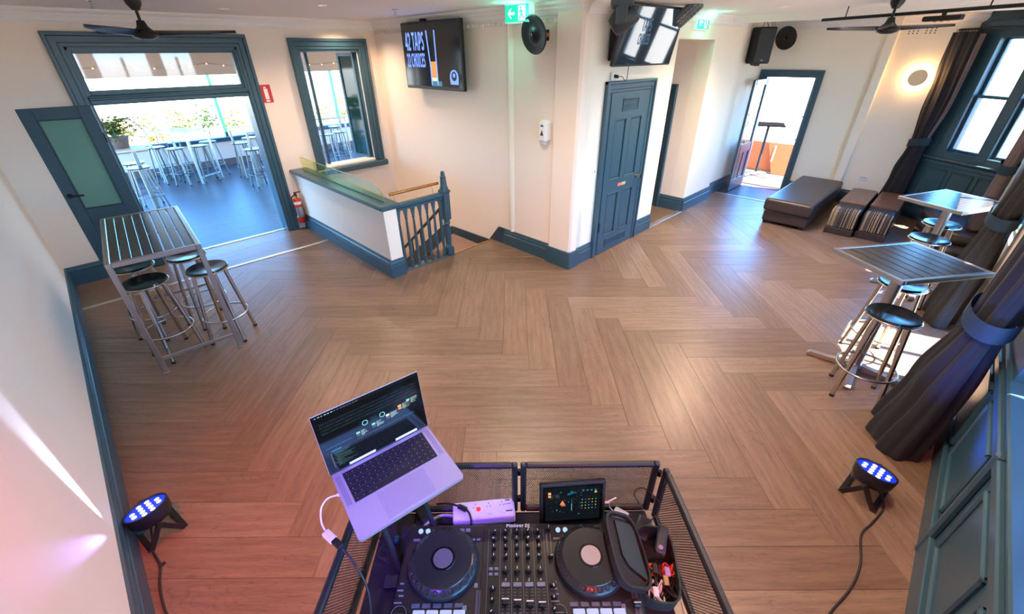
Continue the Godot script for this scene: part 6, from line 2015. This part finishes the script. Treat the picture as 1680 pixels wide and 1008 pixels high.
func laptop() -> void:
	var th := deg_to_rad(37.16)
	var ti := deg_to_rad(7.42)
	var sc := deg_to_rad(76.97)
	var rot := func(v: Vector3) -> Vector3: return dj(v.x, v.y, v.z)  # (a, h, b) to world
	var ux: Vector3 = rot.call(Vector3(cos(th), 0, sin(th)))
	var dn: Vector3 = rot.call(Vector3(-sin(th) * cos(ti), sin(ti), cos(th) * cos(ti)))
	var up: Vector3 = rot.call(Vector3(sin(th) * sin(ti), cos(ti), -cos(th) * sin(ti)))
	var W := 0.3557
	var D := 0.2481
	var alu := mat(Color(0.72, 0.71, 0.74), 0.36, 0.55)
	var t := thing("laptop", "open silver laptop lit violet on a raised stand", "laptop", Vector3.ZERO)
	var k8 := 0.88
	t.transform = Transform3D(Basis(ux * k8, up * k8, -dn * k8), dj(-0.3935, 1.343, 0.608))
	var out := PackedVector2Array()
	for q in [[0.012, 0.012, PI, 1.5 * PI], [W - 0.012, 0.012, 1.5 * PI, TAU], [W - 0.012, D - 0.008, 0, PI / 2], [0.012, D - 0.008, PI / 2, PI]]:
		for k in 5:
			var a := lerpf(q[2], q[3], k / 4.0)
			out.append(Vector2(q[0] + cos(a) * 0.012 if q[1] < 0.1 else q[0] + cos(a) * 0.008, q[1] + sin(a) * (0.012 if q[1] < 0.1 else 0.008)))
	var b := MB.new()
	b.x = Transform3D(Basis(Vector3.RIGHT, Vector3(0, 0, -1), Vector3.UP), Vector3.ZERO)
	b.prism(out, -0.0125, 0.0)
	obj("base", b, alu, t)
	var kw := obj("keyboard_well", MB.new().cbox(Vector3(W / 2.0, 0.0001, -0.176), Vector3(0.287, 0.0008, 0.118), 0.0003), M.black_matt, t)
	var keys := MB.new()
	var leg := MB.new()
	for r in 6:
		var n := 14
		for c in n:
			var kx := W / 2.0 - 0.1415 + 0.0203 * c + 0.0095
			if r == 5 and c > 3 and c < 9:
				if c == 4:
					keys.cbox(Vector3(kx + 0.0405, 0.0012, -0.1265), Vector3(0.0985, 0.0014, 0.0165), 0.0006)
				continue
			keys.cbox(Vector3(kx, 0.0012, -0.2245 + 0.0195 * r + (0.0 if r else 0.003)), Vector3(0.0175, 0.0014, 0.0165 if r else 0.011), 0.0006)
			leg.box(Vector3(kx - 0.001, 0.00196, -0.2245 + 0.0195 * r), Vector3(0.0028, 0.0001, 0.002))
	var ko := obj("keys", keys, mat(c8(20, 20, 25), 0.5), kw)
	meta(ko, "", "", "", "stuff")
	var lo := obj("key_legends", leg, mat(c8(170, 170, 180), 0.6), kw)
	meta(lo, "", "", "", "stuff")
	obj("trackpad", MB.new().cbox(Vector3(W / 2.0, 0.0001, -0.058), Vector3(0.16, 0.0007, 0.1), 0.0003), mat(Color(0.68, 0.67, 0.71), 0.3, 0.5), t)
	for s in [0.018, W - 0.018]:
		obj("speaker_strip", MB.new().cbox(Vector3(s, 0.0001, -0.176), Vector3(0.016, 0.0006, 0.116), 0.0002), mat(Color(0.6, 0.59, 0.63), 0.5, 0.5), t)
	var lid := Node3D.new()
	lid.name = "lid"
	t.add_child(lid, true)
	lid.position = Vector3(0, 0, -D)
	lid.rotation.x = -(PI / 2.0 - sc)
	var LH := D * 0.97
	obj("back_shell", rbox(MB.new(), Vector3(W / 2.0, LH / 2.0, -0.003), Vector3(W, LH, 0.004), 0.0018, 2), alu, lid)
	obj("bezel", MB.new().cbox(Vector3(W / 2.0, LH / 2.0, -0.0005), Vector3(W - 0.003, LH - 0.003, 0.0012), 0.0004), M.black_gloss, lid)
	b = MB.new()
	b.quad(Vector3(0.006, 0.014, 0.0004), Vector3(W - 0.006, 0.014, 0.0004), Vector3(W - 0.006, LH - 0.006, 0.0004), Vector3(0.006, LH - 0.006, 0.0004), Vector3.BACK)
	obj("screen_panel", b, lit_picture(screen_image(), 1.2), lid)
	obj("sticker", MB.new().box(Vector3(W * 0.315, 0.011, 0.0008), Vector3(W * 0.25, 0.0095, 0.0006)), mat(c8(232, 226, 214), 0.5), lid)
	obj("sticker", MB.new().box(Vector3(W * 0.76, 0.011, 0.0008), Vector3(W * 0.23, 0.0095, 0.0006)), mat(c8(232, 226, 214), 0.5), lid)
	obj("hinge", MB.new().cyl(Vector3(0.03, 0.001, -0.003), Vector3(W - 0.03, 0.001, -0.003), 0.004, -1, 10), M.black, lid)
	# stand under it
	var s := thing("laptop_stand", "black folding laptop stand under the silver laptop", "laptop stand", dj(-0.335, 1.02, 0.789), -YAW + 37.16)
	obj("foot", MB.new().cbox(Vector3(-0.07, 0.006, 0.0), Vector3(0.03, 0.012, 0.16), 0.003).cbox(Vector3(0.07, 0.006, 0.0), Vector3(0.03, 0.012, 0.2), 0.003), M.black_matt, s)
	for xx in [-0.07, 0.07]:
		obj("arm", MB.new().tube([Vector3(xx, 0.012, 0.06), Vector3(xx, 0.16, -0.05), Vector3(xx, 0.312, 0.0)], 0.009, 8), M.black_matt, s)
	obj("crossbar", MB.new().cyl(Vector3(-0.07, 0.16, -0.05), Vector3(0.07, 0.16, -0.05), 0.008, -1, 8), M.black_matt, s)
	# white adapter dangling from its side port
	var ad := thing("white_adapter", "short white adapter cable hanging from the laptop's side", "cable adapter", dj(-0.49, 1.31, 0.735), -YAW)
	obj("plug", MB.new().cbox(Vector3(0.005, 0.035, -0.005), Vector3(0.028, 0.007, 0.01), 0.003), M.white_plastic, ad)
	obj("cord", MB.new().tube(soft([Vector3(-0.008, 0.035, -0.003), Vector3(-0.03, 0.032, 0.005), Vector3(-0.042, 0.02, 0.025), Vector3(-0.034, 0.005, 0.055), Vector3(-0.018, -0.003, 0.075)]), 0.0025, 7), M.white_plastic, ad)
	var bq := MB.new()
	bq.x = Transform3D(Basis(Vector3.UP, deg_to_rad(-35.0)), Vector3(-0.001, -0.006, 0.09))
	rbox(bq, Vector3.ZERO, Vector3(0.042, 0.014, 0.022), 0.005)
	obj("body", bq, M.white_plastic, ad)
	bq = MB.new()
	bq.x = Transform3D(Basis(Vector3.UP, deg_to_rad(-35.0)), Vector3(-0.001, -0.006, 0.09))
	rbox(bq, Vector3(0.034, 0, 0), Vector3(0.034, 0.013, 0.017), 0.003)
	bq.x = Transform3D.IDENTITY
	bq.tube(soft([Vector3(0.042, -0.006, 0.12), Vector3(0.08, -0.03, 0.15), Vector3(0.11, -0.09, 0.18), Vector3(0.13, -0.135, 0.24)]), 0.003, 7)
	obj("black_plug", bq, M.black, ad)


func gear() -> void:
	controller()
	laptop()
	# power strip
	var t := thing("power_strip", "white power strip with a glowing red button behind the controller", "power strip", dj(-0.104, 1.02, 0.878), -YAW + 5.6)
	obj("body", rbox(MB.new(), Vector3(0, 0.022, 0), Vector3(0.212, 0.044, 0.07), 0.008), M.white_plastic, t)
	obj("seam", MB.new().cbox(Vector3(0, 0.02, 0.0352), Vector3(0.2, 0.002, 0.001), 0.0003), M.grey_plastic, t)
	var so := mat(c8(60, 30, 50), 0.6)
	for k in 4:
		var xx := -0.075 + 0.046 * k
		var h := obj("socket", MB.new().box(Vector3(xx - 0.006, 0.0442, -0.008), Vector3(0.002, 0.0006, 0.005)).box(Vector3(xx + 0.006, 0.0442, -0.008), Vector3(0.002, 0.0006, 0.005)).box(Vector3(xx, 0.0442, -0.019), Vector3(0.002, 0.0006, 0.006)), so, t)
		obj("switch", rbox(MB.new(), Vector3(xx + 0.004, 0.0445, 0.019), Vector3(0.015, 0.005, 0.009), 0.002, 2), M.white_plastic, h)
	obj("red_button_light", MB.new().cyl(Vector3(-0.018, 0.043, 0.0), Vector3(-0.018, 0.0465, 0.0), 0.0075, -1, 16), glow(Color(1.0, 0.12, 0.1), 1.6, Color(0.5, 0.05, 0.05)), t)
	obj("print", MB.new().box(Vector3(0.083, 0.0442, -0.024), Vector3(0.016, 0.0004, 0.004)).box(Vector3(0.083, 0.0442, -0.01), Vector3(0.022, 0.0004, 0.0015)).box(Vector3(0.083, 0.0442, 0.016), Vector3(0.028, 0.0004, 0.004)), mat(c8(70, 60, 80), 0.6), t)
	t = thing("ferrite_lead", "black lead with a chunky ferrite lying over the power strip", "cable", dj(-0.19, 1.066, 0.87), -YAW)
	obj("ferrite", MB.new().cyl(Vector3(0.0, 0.008, -0.012), Vector3(0.027, 0.008, 0.002), 0.0085, -1, 14), M.black, t)
	obj("cord", MB.new().tube(soft([Vector3(-0.08, -0.02, -0.04), Vector3(-0.04, 0.004, -0.025), Vector3(0.0, 0.008, -0.012), Vector3(0.03, 0.008, 0.004), Vector3(0.045, 0.002, 0.03), Vector3(0.044, -0.03, 0.055)]), 0.0035, 7), M.rubber, t)
	t = thing("strip_cord", "pale power cord entering the end of the power strip", "cable", dj(-0.24, 1.03, 0.87), -YAW)
	obj("cord", MB.new().tube(soft([Vector3(0.03, 0.008, 0.0), Vector3(-0.01, 0.01, 0.0), Vector3(-0.05, 0.005, 0.02), Vector3(-0.08, -0.004, 0.05)]), 0.005, 7), M.grey_plastic, t)
	# tablet in a rugged case
	t = thing("tablet", "tablet in a black rugged case standing behind the controller", "tablet", dj(0.197, 1.02, 0.848), -YAW + 4.0)
	var tl := Node3D.new()
	tl.name = "case"
	t.add_child(tl, true)
	tl.rotation.x = deg_to_rad(-12.0)
	obj("shell", rbox(MB.new(), Vector3(0, 0.09, -0.006), Vector3(0.222, 0.172, 0.016), 0.007), M.rubber, tl)
	obj("bezel", MB.new().cbox(Vector3(0, 0.09, 0.0016), Vector3(0.2, 0.15, 0.002), 0.0006), M.black_gloss, tl)
	var q := MB.new()
	q.quad(Vector3(-0.092, 0.022, 0.0029), Vector3(0.092, 0.022, 0.0029), Vector3(0.092, 0.158, 0.0029), Vector3(-0.092, 0.158, 0.0029), Vector3.BACK)
	obj("screen_panel", q, lit_picture(tablet_image(), 0.75), tl)
	obj("kickstand", MB.new().cbox(Vector3(0, 0.07, -0.03), Vector3(0.08, 0.1, 0.004), 0.001), M.rubber, t)
	# hub and its white lead
	t = thing("usb_hub", "small square silver hub lying beside the tablet", "hub", dj(0.366, 1.02, 0.872), -YAW - 35.0)
	obj("body", rbox(MB.new(), Vector3(0, 0.007, 0), Vector3(0.05, 0.012, 0.046), 0.004), mat(Color(0.8, 0.79, 0.84), 0.35, 0.4), t)
	obj("port", MB.new().box(Vector3(0.0, 0.007, 0.0232), Vector3(0.014, 0.005, 0.001)), M.black, t)
	t = thing("white_lead", "short white lead from the hub to the tablet", "cable", dj(0.345, 1.03, 0.885), -YAW)
	obj("cord", MB.new().tube(soft([Vector3(0.0, 0.0, 0.0), Vector3(-0.012, 0.01, -0.012), Vector3(-0.012, 0.04, -0.012), Vector3(0.004, 0.062, -0.01), Vector3(-0.02, 0.06, 0.0), Vector3(-0.034, 0.056, 0.004)]), 0.0022, 7), M.white_plastic, t)
	obj("plug", MB.new().cbox(Vector3(-0.03, 0.057, 0.003), Vector3(0.018, 0.006, 0.008), 0.002), M.white_plastic, t)
	# black adapter with a thin lead
	t = thing("black_adapter", "black box adapter with a round dial lying by the guard panel", "adapter", dj(0.425, 1.02, 0.815), -YAW - 30.0)
	obj("body", rbox(MB.new(), Vector3(0, 0.016, 0), Vector3(0.045, 0.03, 0.085), 0.004), mat(c8(46, 48, 60), 0.5), t)
	obj("dial", MB.new().cyl(Vector3(0, 0.03, 0.0), Vector3(0, 0.0325, 0.0), 0.011, -1, 18), mat(c8(40, 42, 52), 0.4), t)
	obj("hole", MB.new().disc(Vector3(0.0, 0.033, 0.0), Vector3.UP, 0.003, 10), M.black_gloss, t)
	obj("cord", MB.new().tube(soft([Vector3(0.0, 0.018, -0.042), Vector3(-0.02, 0.04, -0.06), Vector3(-0.055, 0.08, -0.07), Vector3(-0.03, 0.11, -0.085), Vector3(0.03, 0.1, -0.06), Vector3(0.02, 0.06, -0.02), Vector3(-0.03, 0.03, 0.04)]), 0.002, 6), M.rubber, t)
	obj("jack", MB.new().cyl(Vector3(-0.03, 0.03, 0.04), Vector3(-0.034, 0.027, 0.05), 0.003, -1, 8), M.chrome, t)
	# open zip case: base tray with a tangle, lid folded over the controller
	t = thing("zip_case", "open black zip case full of tangled leads beside the controller", "case", dj(0.43, 1.02, 0.69), -YAW - 8.0)
	var ol := PackedVector2Array()
	var il := PackedVector2Array()
	for k in 28:
		var a := TAU * k / 28.0
		var e := Vector2(signf(cos(a)) * pow(absf(cos(a)), 0.55), signf(sin(a)) * pow(absf(sin(a)), 0.55))
		ol.append(Vector2(e.x * 0.06, e.y * 0.115))
		il.append(Vector2(e.x * 0.055, e.y * 0.11))
	q = MB.new()
	var cn := 28
	for k in cn:
		var a := ol[k]
		var c := ol[(k + 1) % cn]
		var a2 := il[k]
		var c2 := il[(k + 1) % cn]
		var nn := Vector3(a.x + c.x, 0, a.y + c.y).normalized()
		q.quad(Vector3(a.x * 0.94, 0, a.y * 0.94), Vector3(c.x * 0.94, 0, c.y * 0.94), Vector3(c.x, 0.06, c.y), Vector3(a.x, 0.06, a.y), nn)
		q.quad(Vector3(a2.x * 0.94, 0.006, a2.y * 0.94), Vector3(c2.x * 0.94, 0.006, c2.y * 0.94), Vector3(c2.x, 0.06, c2.y), Vector3(a2.x, 0.06, a2.y), -nn)
		q.quad(Vector3(a.x, 0.06, a.y), Vector3(c.x, 0.06, c.y), Vector3(c2.x, 0.06, c2.y), Vector3(a2.x, 0.06, a2.y), Vector3.UP)
	var caseg := mat(c8(36, 52, 52), 0.6)
	obj("tray", q, caseg, t)
	var flo := PackedVector2Array()
	for p in il:
		flo.append(p * 0.95)
	q = MB.new()
	q.x = Transform3D(Basis(Vector3.RIGHT, Vector3(0, 0, 1), Vector3.UP), Vector3.ZERO)
	q.prism(flo, 0.001, 0.008)
	obj("tray_floor", q, M.black_matt, t)
	var lid := Node3D.new()
	lid.name = "lid"
	t.add_child(lid, true)
	lid.transform = Transform3D(Basis(Vector3.UP, deg_to_rad(10.0)) * Basis(Vector3.BACK, deg_to_rad(-24.0)), Vector3(-0.05, 0.066, -0.01))
	q = MB.new()
	for k in cn:
		var a := ol[k] - Vector2(0.056, 0)
		var c := ol[(k + 1) % cn] - Vector2(0.056, 0)
		var i2 := il[k] * 0.97 - Vector2(0.056, 0)
		var j2 := il[(k + 1) % cn] * 0.97 - Vector2(0.056, 0)
		var nn := Vector3(ol[k].x, 0, ol[k].y).normalized()
		q.quad(Vector3(a.x, 0, a.y), Vector3(c.x, 0, c.y), Vector3(c.x, 0.022, c.y), Vector3(a.x, 0.022, a.y), nn)
		q.quad(Vector3(a.x, 0.022, a.y), Vector3(c.x, 0.022, c.y), Vector3(j2.x, 0.022, j2.y), Vector3(i2.x, 0.022, i2.y), Vector3.UP)
		q.quad(Vector3(i2.x, 0.006, i2.y), Vector3(j2.x, 0.006, j2.y), Vector3(j2.x, 0.022, j2.y), Vector3(i2.x, 0.022, i2.y), -nn)
	obj("lid_rim", q, M.rubber, lid)
	q = MB.new()
	q.x = Transform3D(Basis(Vector3.RIGHT, Vector3(0, 0, 1), Vector3.UP), Vector3(-0.056, 0, 0))
	q.prism(flo, 0.001, 0.007)
	obj("lid_back", q, M.black_matt, lid)
	q = MB.new()
	q.x = Transform3D(Basis(Vector3.RIGHT, Vector3(0, 0, 1), Vector3.UP), Vector3(-0.05, 0, 0))
	q.prism(PackedVector2Array([Vector2(-0.022, -0.088), Vector2(0.035, -0.085), Vector2(0.042, -0.06), Vector2(0.042, 0.085), Vector2(0.02, 0.07), Vector2(-0.012, 0.05), Vector2(-0.026, 0.02)]), 0.009, 0.014)
	obj("pocket_flap", q, mat(c8(30, 46, 52), 0.55), lid)
	# what is in it: each lead a thing of its own
	var at := dj(0.435, 1.03, 0.66)
	var cols := [[mat(c8(226, 96, 36), 0.5), "orange lead coiled in the open zip case", 0.0026], [M.white_plastic, "white lead looped in the open zip case", 0.0022], [M.rubber, "black lead looped in the open zip case", 0.0026], [mat(c8(196, 60, 40), 0.5), "red lead folded in the open zip case", 0.002]]
	for k in 4:
		var c: Array = cols[k]
		var lt := thing("coiled_lead", c[1], "cable", at, -YAW - 8.0)
		var pts := []
		var cx: float = [-0.012, -0.02, 0.014, 0.022][k]
		var cz: float = [-0.02, 0.045, 0.01, -0.015][k]
		var rx: float = [0.024, 0.022, 0.034, 0.016][k]
		var rz: float = [0.016, 0.03, 0.05, 0.016][k]
		for s in 70:
			var a := s * 0.3
			pts.append(Vector3(cx + rx * sin(1.7 * a + k), 0.02 + 0.005 * k + 0.008 * sin(2.9 * a + 2.0 * k), cz + rz * sin(2.3 * a + 1.3 * k)))
		obj("cord", MB.new().tube(soft(pts), c[2] * 0.75, 6), c[0], lt)
		obj("plug", MB.new().cbox(Vector3(cx - 0.004, 0.044, cz + 0.01), Vector3(0.016, 0.008, 0.026), 0.002), [M.black, M.white_plastic, mat(c8(170, 140, 90), 0.4, 0.6), mat(c8(170, 140, 200), 0.5)][k], lt)
	# black handset-like plug resting on the case edge
	t = thing("black_charger", "long black charger plug resting across the zip case edge", "charger", dj(0.458, 1.083, 0.745), -YAW - 24.0)
	obj("body", rbox(MB.new(), Vector3(0, 0.012, 0), Vector3(0.032, 0.022, 0.095), 0.008), mat(c8(40, 40, 54), 0.45), t)
	obj("badge", MB.new().cyl(Vector3(0, 0.022, 0.03), Vector3(0, 0.0236, 0.03), 0.007, -1, 14), mat(c8(150, 140, 190), 0.3), t)
	# little black box and a bundle with a blue wrap on the stand's deck
	t = thing("small_black_box", "small matt black box lying on the perforated deck", "box", dj(-0.372, 1.02, 0.66), -YAW + 3.0)
	obj("body", rbox(MB.new(), Vector3(0, 0.012, 0), Vector3(0.042, 0.024, 0.036), 0.003), mat(c8(40, 38, 48), 0.5), t)
	obj("lid_line", MB.new().cbox(Vector3(0, 0.0245, 0), Vector3(0.036, 0.001, 0.03), 0.0003), mat(c8(44, 42, 52), 0.5), t)
	t = thing("cable_bundle", "thin dark lead bundle with a blue wrap below the laptop", "cable", dj(-0.385, 1.03, 0.79), -YAW)
	obj("wrap", rbox(MB.new(), Vector3(0, 0.006, 0), Vector3(0.014, 0.016, 0.02), 0.003), mat(c8(30, 90, 190), 0.5), t)
	for k in 4:
		obj("cord", MB.new().tube(soft([Vector3(0.06, 0.0, -0.05 + 0.008 * k), Vector3(0.03, 0.012, -0.02 + 0.004 * k), Vector3(0.0, 0.006, 0.002 * k), Vector3(-0.04, 0.008, 0.012 + 0.01 * k), Vector3(-0.05, 0.0, 0.05), Vector3(-0.01, -0.004, 0.05 + 0.006 * k)]), 0.0018, 6), M.rubber, t)
